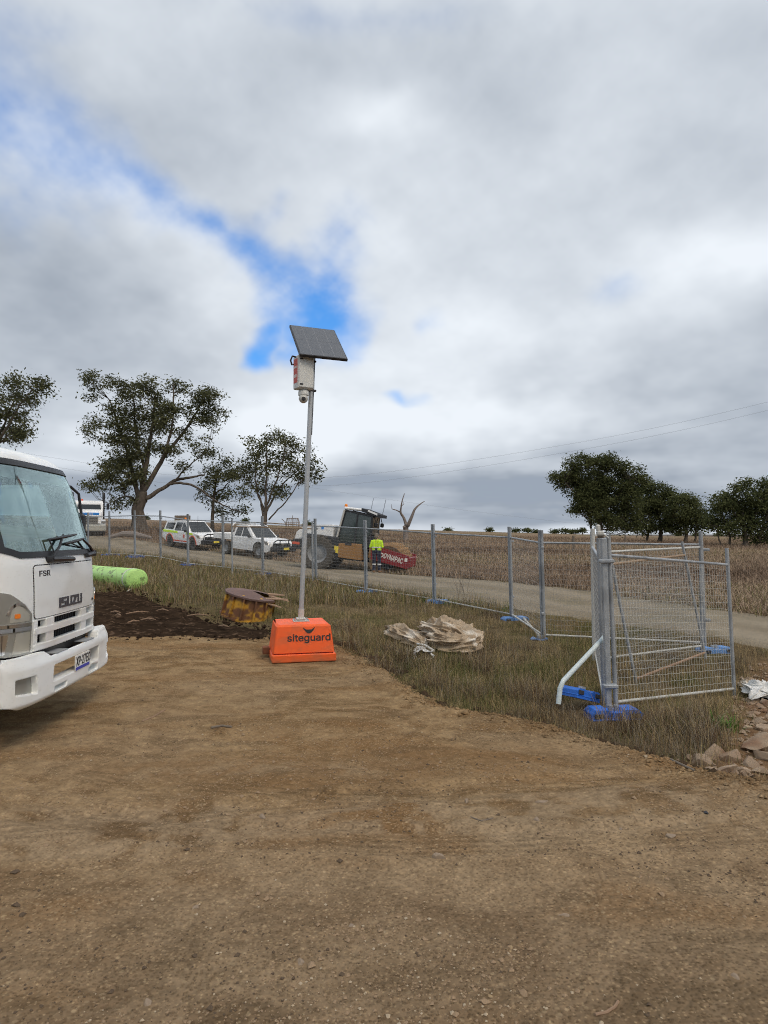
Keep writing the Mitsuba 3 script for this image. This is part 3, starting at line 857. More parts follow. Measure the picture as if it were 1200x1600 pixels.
# ------------------------------------------------------------------ solar camera tower
yaw = math.radians(13)
c0 = P(475.2, 1036, 10.35)
c0[2] = 0
BMt = rz(yaw, (c0[0] - 0.46 * math.sin(yaw) + 0.0, c0[1] + 0.46 * math.cos(yaw), 0.035))
tw = thing('camera_tower', 'galvanised pole with tilted solar panel and grey camera box rising from an orange weighted base', 'camera tower')
def frustum(w0, d0, w1, d1, z0, z1, b):
    pts = []
    for w, d_, z in ((w0, d0, z0), (w1, d1, z1)):
        for sx in (-1, 1):
            for sy in (-1, 1):
                x, y = sx * w / 2, sy * d_ / 2
                pts += [(x - sx * b, y, z), (x, y - sy * b, z), (x - sx * b, y - sy * b, z + (b * 0.8 if z == z1 else -b * 0.5))]
                pts += [(x - sx * b * .3, y - sy * b * .3, z)]
    return hull(pts)
blk = part(tw, 'weighted_base', frustum(0.93, 0.93, 0.83, 0.83, 0.135, 0.52, 0.035), 'orange_poly', 30, BMt)
part(tw, 'base_slab', [bx((0, 0, 0.055), (0.97, 0.97, 0.12), 0.012)], 'orange_poly', 30, BMt)
part(tw, 'base_gap', [bx((0, 0, 0.122), (0.88, 0.88, 0.03))], 'dark_trim', False, BMt)
part(tw, 'fork_pocket', [bx((-0.535, 0.12, 0.10), (0.11, 0.16, 0.11), 0.01)], 'rust_brown', False, BMt)
slope = math.atan2(0.05, 0.385)
FM = BMt @ frame((0, -0.4655 - 0.0, 0.135), (1, 0, 0), (0, math.sin(slope), math.cos(slope)), (0, -math.cos(slope), math.sin(slope)))
def lettering(parent, name, s, h, x, y, m, M, squeeze=1.0, depth=0.004, bold=True):
    t = text(s, h, depth, bold)
    v = np.asarray(t.vertices)
    cx = (v[:, 0].min() + v[:, 0].max()) / 2
    part(parent, name, tm((v - [cx, 0, 0]) * [squeeze, 1, 1] + [x, y, 0.001], t.faces), m, False, M)
lettering(blk, 'lettering', 'siteguard', 0.098, 0.075, 0.175, 'ink', FM, 1.12)
wing = []
for s in (-1, 1):
    a = np.linspace(0, 1, 9)
    outer = np.c_[s * 0.088 * a, 0.03 + 0.085 * a ** 1.8 - 0.03]
    inner = np.c_[s * 0.088 * a, 0.035 + 0.055 * a ** 2.0 + 0.022 * (1 - a)]
    pol = Polygon(np.vstack([outer, inner[::-1]])).buffer(0.002)
    wing.append(tm(np.asarray(slab(pol, 0.001, 0.005).vertices) + [0.075, 0.285, 0], slab(pol, 0.001, 0.005).faces))
wing.append(slab(Polygon([(0.055, 0.30), (0.075, 0.283), (0.095, 0.30), (0.075, 0.318)]), 0.0015, 0.0055))
part(blk, 'wing_emblem', wing, 'ink', False, FM)
mp = part(tw, 'mounting_plate', [bx((0, 0.02, 0.558), (0.25, 0.22, 0.02), 0.004), bx((0, 0.02, 0.59), (0.15, 0.15, 0.03), 0.01)], 'galv_pale', False, BMt)
parts(mp, 'bolt', [lathe([(0, 0.02), (0.016, 0.02), (0.016, 0)], 6).apply_translation((sx * 0.1, 0.02 + sy * 0.085, 0.568)) for sx in (-1, 1) for sy in (-1, 1)], 'galvanised', False, BMt)
pb = (BMt @ np.array([0, 0.02, 0.58, 1]))[:3]
lean = np.array([math.tan(math.radians(2.3)), 0.004, 1.0])
lean /= np.linalg.norm(lean)
plen = 4.22
ptop = pb + lean * plen
part(tw, 'pole', [tube([pb, ptop], 0.038, 20)], 'pole_zinc', 40)
part(tw, 'pole_collar', [tube([pb, pb + lean * 0.16], 0.047, 20)], 'galv_pale', 40)
part(tw, 'cable', [tube([ptop + [0.042, -0.02, -0.05], ptop - lean * 0.6 + [0.046, -0.02, 0], ptop - lean * 1.3 + [0.044, -0.01, 0]], 0.006, 5)], 'wire_dark', 30)
# panel
BL = P(468.5, 553.5, 10.45)
e1 = np.array([0.728, 0.255, -0.012]); W_ = np.linalg.norm(e1); e1 /= W_
e2 = np.array([-0.27, 0.86, 0.74]); e2 -= e1 * (e1 @ e2); e2 /= np.linalg.norm(e2)
PL = 1.12
e3 = np.cross(e1, e2)
PM = frame(BL, e1, e2, e3)
sp = part(tw, 'solar_panel', [bx((W_ / 2, PL / 2, -0.02), (W_, PL, 0.045), 0.004)], 'panel_frame', False, PM)
for i in range(4):
    for j in range(2):
        x0, y0 = 0.012 + (W_ - 0.024) / 4 * i, 0.014 + (PL - 0.028) / 2 * j
        part(sp, 'cell', [bx((x0 + (W_ - .024) / 8, y0 + (PL - .028) / 4, 0.003), ((W_ - .024) / 4 - 0.006, (PL - .028) / 2 - 0.003, 0.005))], 'panel_cell', False, PM)
part(sp, 'grid_line', [bx((0.012 + (W_ - 0.024) / 4 * i, PL / 2, 0.0035), (0.004, PL - 0.03, 0.003)) for i in (1, 2, 3)], 'panel_line', False, PM)
pc = BL + e1 * W_ / 2 + e2 * PL * 0.42 - e3 * 0.06
part(tw, 'panel_bracket', [tube([ptop - lean * 0.1, ptop + (pc - ptop) * 0.3 + [0, 0, 0.02], pc], 0.025, 8), tube([BL + e1 * W_ * 0.15 + e2 * 0.3 - e3 * 0.055, BL + e1 * W_ * 0.85 + e2 * 0.3 - e3 * 0.055], 0.02, 6)], 'dark_trim', 30)
# control box with the dome camera
yb = math.radians(30)
bc = ptop - lean * 0.34 + np.array([-0.115, -0.13, 0.0])
CB = rz(yb, bc)
cb = part(tw, 'control_box', [bx((0, 0, 0), (0.27, 0.20, 0.52), 0.012)], 'box_grey', False, CB)
part(cb, 'door', [bx((0.0, -0.107, 0), (0.245, 0.016, 0.49), 0.006)], 'box_grey', False, CB)
part(cb, 'red_label', [bx((-0.1365, 0.0, 0.02), (0.004, 0.15, 0.38))], 'label_red', False, CB)
parts(cb, 'pale_label', [bx((-0.1395, 0.0, 0.08), (0.003, 0.10, 0.035)), bx((-0.1395, 0.0, -0.06), (0.003, 0.10, 0.05))], 'label_pale', False, CB)
for z in (-0.20, 0.20):
    part(cb, 'latch', [bx((-0.085, -0.120, z), (0.05, 0.016, 0.022), 0.004)], 'dark_trim', False, CB)
parts(cb, 'pole_clamp', [bx((0.16, 0.04, z), (0.14, 0.05, 0.03), 0.005) for z in (-0.25, 0.22)], 'dark_trim', False, CB)
part(cb, 'antenna_lead', [tube([(-0.13, 0.0, 0.24), (-0.19, 0, 0.25), (-0.22, 0, 0.18), (-0.2, 0.0, 0.11), (-0.17, 0, 0.12)], 0.014, 6)], 'black_plastic', 30, CB)
dc = part(tw, 'dome_camera', [lathe([(0, 0.06), (0.07, 0.06), (0.085, 0.03), (0.085, -0.02), (0.075, -0.03), (0, -0.03)], 20)], 'box_grey', 40, CB @ rz(0, (0.0, 0, -0.33)))
part(dc, 'ball', [trimesh.creation.icosphere(subdivisions=3, radius=0.073)], 'galv_pale', True, CB @ rz(0, (-0.01, -0.02, -0.405)))
part(dc, 'lens', [lathe([(0, 0.02), (0.03, 0.018), (0.034, 0.0)], 14, 'y')], 'black_plastic', 40, CB @ rz(math.pi * 0.9, (-0.03, -0.078, -0.42)))

# ------------------------------------------------------------------ mesh fence panels
def wires(w, h, sx=0.062, sz=0.095, r=0.0013):
    ms = []
    for x in np.arange(sx, w - 0.02, sx):
        ms.append(tube([(x, 0, 0.02), (x, 0, h - 0.02)], r, 3, False))
    for z in np.arange(sz, h - 0.02, sz):
        ms.append(tube([(0.02, 0.004, z), (w - 0.02, 0.004, z)], r, 3, False))
    return cat(ms)


def fence_panel(a, b, h=2.08, label='', tilt=(0, 0, 0), group='mesh fence panels', rail='galvanised', bottom='galv_pale', rail_z=None, stile=0.029, wire='galv_wire', name='mesh_fence', taper=0.0):
    """a, b: feet of the two stiles; tilt: how far the top leans"""
    a, b = np.asarray(a, float), np.asarray(b, float)
    w = np.linalg.norm(b - a)
    ex = (b - a) / w
    up = np.array([0, 0, h]) + np.asarray(tilt, float)
    ez = up / np.linalg.norm(up)
    ez = ez - 0.0 * ex
    ey = np.cross(ez, ex)
    Mx = frame(a, ex, ey, ez)
    k = thing(name, label, 'fence panel', group)
    zt = h - 0.24 if rail_z is None else rail_z
    for x in (0.0, w):
        part(k, 'stile', [tube([(x, 0, 0), (x, 0, h)], stile, 10)], 'galvanised', 40, Mx)
    part(k, 'top_rail', [tube([(0.0, 0, zt), (w, 0, zt)], 0.019, 8)], rail, 40, Mx)
    part(k, 'bottom_rail', [tube([(0.0, 0, 0.10), (w, 0, 0.10)], 0.019, 8)], bottom, 40, Mx)
    key = part(k, 'wire_mesh', moved(wires(w, zt - 0.10, r=0.0018 if 'gate' in name else 0.0017), rz(0, (0, 0, 0.10))), wire, False, Mx)
    labels[key] = {'kind': 'stuff'}
    return k


chain = [(96, 866, 35.2), (138, 867, 33.5), (171, 868, 32), (211, 870, 30.5), (251, 874, 29), (294, 884, 27.5), (349, 890, 26), (411, 897, 24.5), (494, 910, 22.3), (572, 925, 19.8), (679, 942, 18.1), (800, 967, 15.5), (848, 1000, 13), (1105, 1013, 12.2)]
ft = [P(*c) for c in chain]
words = ['farthest mesh fence panel, mostly hidden behind the white cab-over truck', 'mesh fence panel directly in front of the bonneted white truck', 'mesh fence panel between the bonneted truck and the big gum tree trunk',
         'mesh fence panel crossing the trunk of the big gum tree', 'mesh fence panel crossing the rear half of the canopy ute', 'mesh fence panel crossing the front of the canopy ute', 'mesh fence panel crossing the white tray ute cab',
         'mesh fence panel just left of the camera pole in front of the roller engine', 'mesh fence panel between the camera pole and the roller drum, crossing the roller cab', 'mesh fence panel crossing the red roller frame', 'mesh fence panel in front of the open paddock right of the roller',
         'short-looking mesh fence panel seen obliquely, turning towards the gate', 'mesh fence panel behind the open gate, facing the camera across the road']
for i in range(len(ft) - 1):
    d_ = (ft[i + 1] - ft[i]) / np.linalg.norm(ft[i + 1] - ft[i])
    last = fence_panel(ft[i] + d_ * 0.035, ft[i + 1] - d_ * 0.035, 2.08, words[i], tilt=(-0.04, 0, 0), rail='rusty_pipe' if i == 7 else 'galvanised')
    for z in (1.75, 0.5):
        part(last, 'clamp', bx((0, 0, z), (0.13, 0.05, 0.05), 0.01), 'galvanised', False, rz(math.atan2(d_[1], d_[0]), ft[i + 1]))
fence_panel(P(363, 908, 23.3), P(489, 917, 21.9), 2.1, 'extra mesh fence panel with rusty top rail, in front of the main fence', rail='rusty_pipe', tilt=(-0.03, 0, 0))
# gate area
nA, nB = P(944, 1103, 8.55), P(931, 1030, 11.2)
fence_panel(nA, nB, 2.08, 'mesh panel seen edge on, running back from the clustered gate posts', tilt=(-0.05, 0, 0), stile=0.026)
fence_panel(P(963, 1110, 8.35), P(1147.5, 1087, 9.9), 2.12, 'nearest mesh gate panel leaning left, with a pale bottom rail', tilt=(-0.075, 0, 0), stile=0.027, wire='gate_wire', name='mesh_gate', group='gate panels')
fence_panel(P(948, 1038, 11.15), P(1097, 1018, 12.0), 2.06, 'mesh gate leaf with white top rail reaching the far pale blue block', tilt=(0.0, 0, 0), rail='galv_pale', name='mesh_gate', group='gate panels')
fence_panel(P(995, 1072, 9.7), P(1103, 1029, 11.4), 1.98, 'slumped mesh panel leaning sideways inside the gate, with a brown bottom rail', tilt=(-0.40, -0.05, 0), rail='rusty_pipe', bottom='splinter', rail_z=1.75, name='mesh_gate', group='gate panels', stile=0.022)
gp = thing('gate_post', 'thick galvanised gate post with a latch on top, above the nearest blue block', 'post')
g0 = P(951, 1108, 8.3)
part(gp, 'upright', [bx((0, 0, 1.0), (0.07, 0.06, 2.12), 0.01)], 'galvanised', False, rot((0, 1, 0), -0.02, g0))
parts(gp, 'latch', [bx((-0.04, 0, 2.12), (0.09, 0.05, 0.06), 0.015), bx((-0.06, 0, 2.18), (0.05, 0.04, 0.09), 0.015), tube([(-0.1, 0, 2.09), (0.0, 0, 2.11), (0.06, 0.0, 2.06)], 0.012, 6)], 'galv_pale', False, rot((0, 1, 0), -0.02, g0))
parts(gp, 'hinge_clamp', [bx((0.02, -0.02, z), (0.17, 0.10, 0.045), 0.01) for z in (1.78, 0.28)], 'galvanised', False, rot((0, 1, 0), -0.02, g0))
fp2 = single('fence_post', [tube([P(929, 1032, 11.05), P(928, 1032, 11.05) + [0, 0, 2.12]], 0.036, 10)], 'galv_pale', 'pale post standing left of the post cluster at the gate', 'post', None, 40)
br = [P(945.5, 994, 8.45), P(880, 1064, 8.0), P(875, 1076, 7.98), P(872.5, 1100, 7.95)]
single('brace_pipe', [tube(br, 0.029, 10)], 'pale_pipe', 'pale bent pipe brace sloping from the gate posts down to the grass', 'brace', None, 40)
K1 = P(800, 969, 15.4)
single('stay_pipe', [tube([P(818, 966, 15.3), P(846, 998, 13.1)], 0.028, 8)], 'galv_pale', 'pale pipe lying along the foot of the oblique fence panel', 'pipe', None, 40)
single('stay_pipe', [tube([P(381, 908, 23.2), P(415, 898, 24.0)], 0.03, 8)], 'galv_pale', 'pale pipe lying on the grass beside a blue block left of the camera pole', 'pipe', None, 40)


def foot(c, yaw_, label, m, size=(0.60, 0.23, 0.15), roll=0.0):
    k = thing('fence_block', label, 'fence block', 'blue plastic fence blocks')
    L, w, h = size
    Mx = rz(yaw_, c) @ rot((0, 1, 0), roll)
    body = prism([(-L / 2, 0), (L / 2, 0), (L / 2, h * 0.72), (L / 2 - 0.05, h), (0.10, h), (0.07, h * 0.8), (-0.07, h * 0.8), (-0.10, h), (-L / 2 + 0.05, h), (-L / 2, h * 0.72)], -w / 2, w / 2)
    part(k, 'body', [body, bx((0, 0, h * 0.3), (L * 1.02, w * 1.06, h * 0.22), 0.012)], m, False, Mx)
    parts(k, 'hand_hole', [bx((s * L * 0.36, -w * 0.535, h * 0.6), (0.11, 0.012, 0.05), 0.003) for s in (-1, 1)], 'dark_trim', False, Mx)
    parts(k, 'socket', [tube([(s * 0.035, 0, h * 0.7), (s * 0.035, 0, h + 0.03)], 0.03, 8) for s in (-1, 1)], 'galvanised', False, Mx)


foot(P(958, 1127, 8.15), 0.1, 'bright blue block nearest the camera under the gate posts', 'foot_blue', (0.62, 0.25, 0.16))
foot(P(907, 1092, 8.45), 0.75, 'upturned blue block in the grass left of the gate posts', 'foot_blue', (0.55, 0.22, 0.12), 0.28)
foot(P(1116, 1024, 12.1), 0.25, 'pale blue block under the far gate post at right', 'foot_faded')
foot(P(804, 974, 15.3), 0.35, 'faded blue block where the fence turns towards the gate', 'foot_faded')
foot(P(844, 1006, 12.95), 0.0, 'small grey-blue block under the corner post left of the gate', 'foot_faded', (0.34, 0.2, 0.12))
foot(P(684, 946, 18.0), 0.2, 'faded blue block under the fence post right of the roller', 'foot_faded')
foot(P(573, 930, 19.7), 0.2, 'faded blue block under the fence post in front of the worker', 'foot_faded')
foot(P(411, 902, 24.4), 0.1, 'blue block under the fence post just left of the camera pole', 'foot_blue')
foot(P(293, 887, 27.4), 0.1, 'blue block under the fence post before the canopy ute', 'foot_blue')
foot(P(243, 879, 29.2), 0.0, 'small blue block between two others left of the canopy ute', 'foot_blue', (0.3, .2, .12))
foot(P(211, 874, 30.4), 0.1, 'blue block under the fence post at the big gum trunk', 'foot_blue', (0.8, 0.25, 0.16))
foot(P(172, 871, 31.9), 0.1, 'blue block farthest left, beside the white cab-over truck', 'foot_blue', (0.8, 0.25, 0.16))
# ------------------------------------------------------------------ vehicles on the road
def stand_on(p_front, p_rear):
    """frame whose x axis runs from the rear to the front ground point"""
    a, b = np.asarray(p_rear, float), np.asarray(p_front, float)
    x = (b - a) / np.linalg.norm(b - a)
    y = np.cross([0, 0, 1.0], x)
    y /= np.linalg.norm(y)
    return frame((a + b) / 2, x, y, np.cross(x, y))


def on_road(x, y):
    return np.array([x, y, Hq(np.array([[x, y]]))[0] + 0.03])


def car_warp(m, step=0.12):
    v, f = trimesh.remesh.subdivide_to_size(np.asarray(m.vertices), np.asarray(m.faces), step, max_iter=12)
    x, y, z = v.T
    k = (1 - 0.20 * sstep(1.02, 1.80, z)) * (1 - 0.05 * sstep(0.75, 0.35, z)) * (1 - 0.13 * sstep(1.7, 2.6, x) ** 2) * (1 - 0.05 * sstep(-2.0, -2.8, x))
    bow = x + 0.0 * y
    bow = bow - 0.16 * (np.abs(y) / 0.93) ** 3 * sstep(1.6, 2.5, x)
    return tm(np.c_[bow, y * k, z], f)


def ute(name, label, pf, pr, canopy):
    k = thing(name, label, 'ute', 'white utes parked along the road')
    Mx = stand_on(pf, pr)
    low = Polygon([(-2.70, 0.62), (-2.72, 1.08), (-0.95, 1.09), (1.02, 1.10), (1.9, 1.06), (2.38, 0.97), (2.53, 0.84), (2.56, 0.48), (2.3, 0.36), (-2.1, 0.40)]) if canopy else Polygon([(-0.98, 0.42), (-0.98, 1.09), (1.02, 1.10), (1.9, 1.06), (2.38, 0.97), (2.53, 0.84), (2.56, 0.48), (2.3, 0.36), (-0.9, 0.40)])
    low = low.buffer(-0.03).buffer(0.03, 3)
    from shapely.geometry import Point
    for x in (1.55, -1.55):
        low = low.difference(Point(x, 0.39).buffer(0.47, 10))
    part(k, 'body', car_warp(prism(low, -0.92, 0.92)), 'white_paint', 35, Mx)
    gh = [(-2.62, 1.08), (-2.50, 1.72), (-0.9, 1.80), (0.15, 1.79), (1.05, 1.08)] if canopy else [(-0.95, 1.08), (-0.88, 1.70), (-0.6, 1.78), (0.20, 1.77), (1.08, 1.08)]
    part(k, 'cabin', car_warp(prism(Polygon(gh).buffer(-0.04).buffer(0.04, 4), -0.86, 0.86)), 'white_paint', 35, Mx)
    # glass
    ws = tm([[1.03, -0.70, 1.13], [1.03, 0.70, 1.13], [0.24, 0.60, 1.735], [0.24, -0.60, 1.735]], [[0, 1, 2], [0, 2, 3]])
    part(k, 'windscreen', moved(ws, rz(0, (0.035, 0, 0.012))), 'dark_glass', False, Mx)
    wins = [[(0.80, 1.14), (0.10, 1.68), (-0.10, 1.68), (-0.10, 1.14)]]
    if canopy:
        wins += [[(-0.18, 1.14), (-0.18, 1.68), (-0.95, 1.68), (-1.02, 1.14)], [(-1.22, 1.20), (-1.16, 1.64), (-2.30, 1.60), (-2.38, 1.20)]]
    else:
        wins += [[(-0.18, 1.14), (-0.18, 1.66), (-0.70, 1.64), (-0.78, 1.14)]]
    for s in (-1, 1):
        for w in wins:
            m = car_warp(prism(w, min(s * 0.86, s * 0.872), max(s * 0.86, s * 0.872)), 0.3)
            part(k, 'side_window', m, 'dark_glass', False, Mx)
        part(k, 'headlight', [car_warp(prism([(2.22, 0.78), (2.50, 0.76), (2.40, 0.93), (1.98, 0.98)], min(s * 0.60, s * 0.925), max(s * 0.60, s * 0.925)))], 'chrome', 35, Mx)
        part(k, 'side_mirror', [bx((0.78, s * 1.02, 1.18), (0.10, 0.20, 0.17), 0.04), bx((0.78, s * 0.9, 1.13), (0.05, 0.15, 0.04))], 'black_plastic', 35, Mx)
        parts(k, 'mudguard_flare', [car_warp(prism(Point(x, 0.39).buffer(0.53, 10).difference(Point(x, 0.39).buffer(0.475, 10)).intersection(sbox(-3, 0.35, 3, 2)), min(s * 0.90, s * 0.945), max(s * 0.90, s * 0.945)))
                                    for x in ((1.55, -1.55) if canopy else (1.55,))], 'red_stripe' if canopy else 'black_plastic', 35, Mx)
        for x in (1.55, -1.55):
            wk = part(k, 'wheel', moved(wheel_mesh(0.39, 0.25), rot((0, 1, 0), 0, (x, s * 0.79, 0.39))), 'dusty_tyre', 40, Mx)
            part(wk, 'rim', moved(rim_mesh(0.39, 0.25, s), rot((0, 1, 0), 0, (x, s * 0.79, 0.39))), 'dark_trim' if canopy else 'grey_plastic', 40, Mx)
    part(k, 'grille', [bx((2.50, 0, 0.76), (0.10, 1.15, 0.24), 0.03)], 'black_plastic', 30, Mx)
    bb = part(k, 'bull_bar', [bx((2.62, 0, 0.56), (0.26, 1.74, 0.30), 0.06)], 'black_plastic', 30, Mx)
    part(bb, 'hoop', [tube([(2.66, -0.78, 0.6), (2.7, -0.74, 0.95), (2.68, -0.5, 1.06), (2.68, 0.5, 1.06), (2.7, 0.74, 0.95), (2.66, 0.78, 0.6)], 0.035, 7)], 'black_plastic', 30, Mx)
    for y in (-0.3, 0.3):
        part(bb, 'upright', [tube([(2.66, y, 0.6), (2.68, y, 1.05)], 0.03, 6)], 'black_plastic', 30, Mx)
    part(k, 'number_plate', [bx((2.757, 0.1, 0.58), (0.012, 0.38, 0.13))], 'plate_yellow', False, Mx)
    part(k, 'tow_badge', [bx((2.556, 0, 0.80), (0.012, 0.22, 0.09), 0.004)], 'chrome', False, Mx)
    part(k, 'underbody', [bx((0, 0, 0.5), (4.6, 1.1, 0.22), 0.03)], 'black_plastic', False, Mx)
    if canopy:
        for s in (-1, 1):
            part(k, 'yellow_stripe', [car_warp(prism([(-2.6, 0.98), (-2.6, 1.13), (-0.5, 1.11), (-0.4, 0.97)], min(s * 0.918, s * 0.935), max(s * 0.918, s * 0.935)), 0.3)], 'hivis_stripe', False, Mx)
            part(k, 'front_yellow_stripe', [car_warp(prism([(0.75, 0.96), (0.7, 1.09), (1.5, 1.07), (1.6, 0.94)], min(s * 0.918, s * 0.935), max(s * 0.918, s * 0.935)), 0.3)], 'hivis_stripe', False, Mx)
            part(k, 'red_sill_stripe', [car_warp(prism([(-1.0, 0.45), (-1.0, 0.53), (1.0, 0.53), (1.0, 0.45)], min(s * 0.90, s * 0.93), max(s * 0.90, s * 0.93)), 0.3)], 'red_stripe', False, Mx)
            part(k, 'door_emblem', [car_warp(prism([(0.3, 0.72), (0.3, 0.93), (0.5, 0.93), (0.5, 0.72)], min(s * 0.92, s * 0.936), max(s * 0.92, s * 0.936)), 0.3)], 'red_stripe', False, Mx)
            part(k, 'side_step', [bx((0, s * 0.88, 0.36), (2.0, 0.16, 0.06), 0.02)], 'black_plastic', False, Mx)
        bar = part(k, 'roof_bar', [bx((-0.4, 0, 1.84), (0.10, 1.15, 0.05), 0.01)], 'black_plastic', False, Mx)
        part(bar, 'beacon', [lathe([(0.07, 0), (0.07, 0.08), (0.04, 0.12), (0, 0.125)], 12).apply_translation((-0.4, -0.42, 1.865))], 'beacon', 30, Mx)
        part(k, 'aerial', [tube([(1.9, -0.75, 1.0), (1.88, -0.77, 2.2)], 0.008, 4)], 'wire_dark', False, Mx)
    else:
        part(k, 'tray', [bx((-1.95, 0, 0.93), (1.75, 1.86, 0.10), 0.02)], 'white_paint', False, Mx)
        for y in (-0.92, 0.92):
            part(k, 'tray_side', [bx((-1.95, y, 1.10), (1.75, 0.03, 0.26), 0.01)], 'white_paint', False, Mx)
        part(k, 'tray_tail', [bx((-2.81, 0, 1.10), (0.03, 1.86, 0.26), 0.01)], 'white_paint', False, Mx)
        hb = part(k, 'headboard', [tube([(-1.04, -0.88, 0.95), (-1.02, -0.85, 1.75), (-1.0, -0.7, 1.86), (-1.0, 0.7, 1.86), (-1.02, 0.85, 1.75), (-1.04, 0.88, 0.95)], 0.035, 7)], 'white_paint', 30, Mx)
        parts(hb, 'mesh_screen', [bx((-1.03, y, 1.4), (0.012, 0.012, 0.85)) for y in np.arange(-0.8, 0.81, 0.1)], 'galvanised', False, Mx)
        pass
        part(k, 'side_awning', [tube([(-1.0, -0.62, 1.9), (0.2, -0.60, 1.90)], 0.05, 8)], 'galv_pale', 30, Mx)


h1 = np.array([0.56, -0.83])
h1 /= np.linalg.norm(h1)
c1, c2 = np.array([-12.55, 45.0]), np.array([-7.55, 39.8])
h1 = np.array([0.69, -0.72])
ute('parked_ute', 'white ute with canopy, yellow stripe and amber roof beacon parked left of the tray ute', on_road(*(c1 + h1 * 1.55)), on_road(*(c1 - h1 * 1.55)), True)
h1 = np.array([0.74, -0.67])
ute('parked_ute', 'plain white tray ute with black bull bar parked behind the fence, left of the roller', on_road(*(c2 + h1 * 1.55)), on_road(*(c2 - h1 * 1.55)), False)

# bonneted prime mover at the far left
k = thing('bonneted_truck', 'white bonneted truck with blue bonnet band and tall exhaust stack, facing the camera far left', 'truck')
h2 = np.array([0.44, -0.9])
h2 /= np.linalg.norm(h2)
c3 = np.array([-24.2, 56.0])
Mx = stand_on(on_road(*(c3 + h2 * 2)), on_road(*(c3 - h2 * 2)))
part(k, 'cab', [prism(Polygon([(-2.0, 0.9), (-2.0, 2.62), (-1.75, 2.76), (-0.4, 2.72), (-0.15, 2.60), (-0.05, 1.95), (-0.05, 0.9)]).buffer(-0.08).buffer(0.08, 3), -1.06, 1.06)], 'white_paint', 30, Mx)
part(k, 'windscreen', [tm([[-0.06, -0.90, 2.08], [-0.06, 0.90, 2.08], [-0.12, 0.86, 2.46], [-0.12, -0.86, 2.46]], [[0, 1, 2], [0, 2, 3]]).apply_translation((0.03, 0, 0.01))], 'dark_glass', False, Mx)
part(k, 'bonnet', [hull([(-0.1, y, z) for y in (-1.02, 1.02) for z in (1.05, 1.9)] + [(1.85, y, z) for y in (-0.80, 0.80) for z in (1.0, 1.68)] + [(1.7, y, 1.8) for y in (-0.7, 0.7)])], 'white_paint', 30, Mx)
gr = part(k, 'grille', [bx((1.87, 0, 1.28), (0.06, 1.16, 0.66), 0.02)], 'chrome', False, Mx)
for z in np.linspace(1.04, 1.52, 5):
    part(gr, 'slat', [bx((1.91, 0, z), (0.03, 1.04, 0.055), 0.006)], 'black_plastic', False, Mx)
part(k, 'blue_band', [bx((1.83, 0, 1.76), (0.10, 1.30, 0.19), 0.02)], 'blue_sign', False, Mx)
t = text('MACK', 0.10, 0.01)
part(k, 'band_lettering', moved(tm(np.asarray(t.vertices) - [np.asarray(t.vertices)[:, 0].mean(), 0, 0], t.faces), frame((1.883, 0, 1.71), (0, 1, 0), (0, 0, 1), (1, 0, 0))), 'plate_white', False, Mx)
part(k, 'bumper', [bx((2.0, 0, 0.66), (0.30, 2.36, 0.52), 0.06)], 'lamp_pale', 30, Mx)
part(k, 'lower_valance', [bx((1.95, 0, 0.34), (0.2, 2.2, 0.14), 0.03)], 'black_plastic', 30, Mx)
for s in (-1, 1):
    part(k, 'wing', [hull([(0.4, s * y, z) for y in (0.8, 1.2) for z in (0.95, 1.25)] + [(1.7, s * y, z) for y in (0.75, 1.15) for z in (0.9, 1.3)])], 'white_paint', 30, Mx)
    part(k, 'headlight', [bx((1.78, s * 0.98, 1.12), (0.10, 0.30, 0.20), 0.03)], 'chrome', 30, Mx)
    part(k, 'exhaust_stack', [tube([(-2.1, s * 1.22, 1.2), (-2.1, s * 1.22, 3.05), (-2.16, s * 1.22, 3.3)], [0.10, 0.10, 0.09], 10)], 'chrome' if s < 0 else 'black_plastic', 30, Mx)
    part(k, 'stack_tip', [tube([(-2.1, s * 1.22, 2.9), (-2.1, s * 1.22, 3.15), (-2.2, s * 1.22, 3.4)], 0.115, 10)], 'black_plastic', 30, Mx)
    part(k, 'side_mirror', [bx((-0.2, s * 1.42, 2.3), (0.1, 0.2, 0.5), 0.04)], 'black_plastic', 30, Mx)
    for x in (1.15, -3.2, -4.5):
        wk = part(k, 'wheel', moved(wheel_mesh(0.5, 0.32), rot((0, 1, 0), 0, (x, s * 1.0, 0.5))), 'tyre', 40, Mx)
        part(wk, 'rim', moved(rim_mesh(0.5, 0.32, s), rot((0, 1, 0), 0, (x, s * 1.0, 0.5))), 'chrome', 40, Mx)
part(k, 'chassis', [bx((-1.8, 0, 0.72), (7.2, 0.9, 0.26), 0.02)], 'black_plastic', False, Mx)
part(k, 'roof_beacon', [lathe([(0.09, 0), (0.09, 0.1), (0.05, 0.15), (0, 0.155)], 12).apply_translation((-1.2, -0.5, 2.74))], 'red_stripe', 30, Mx)

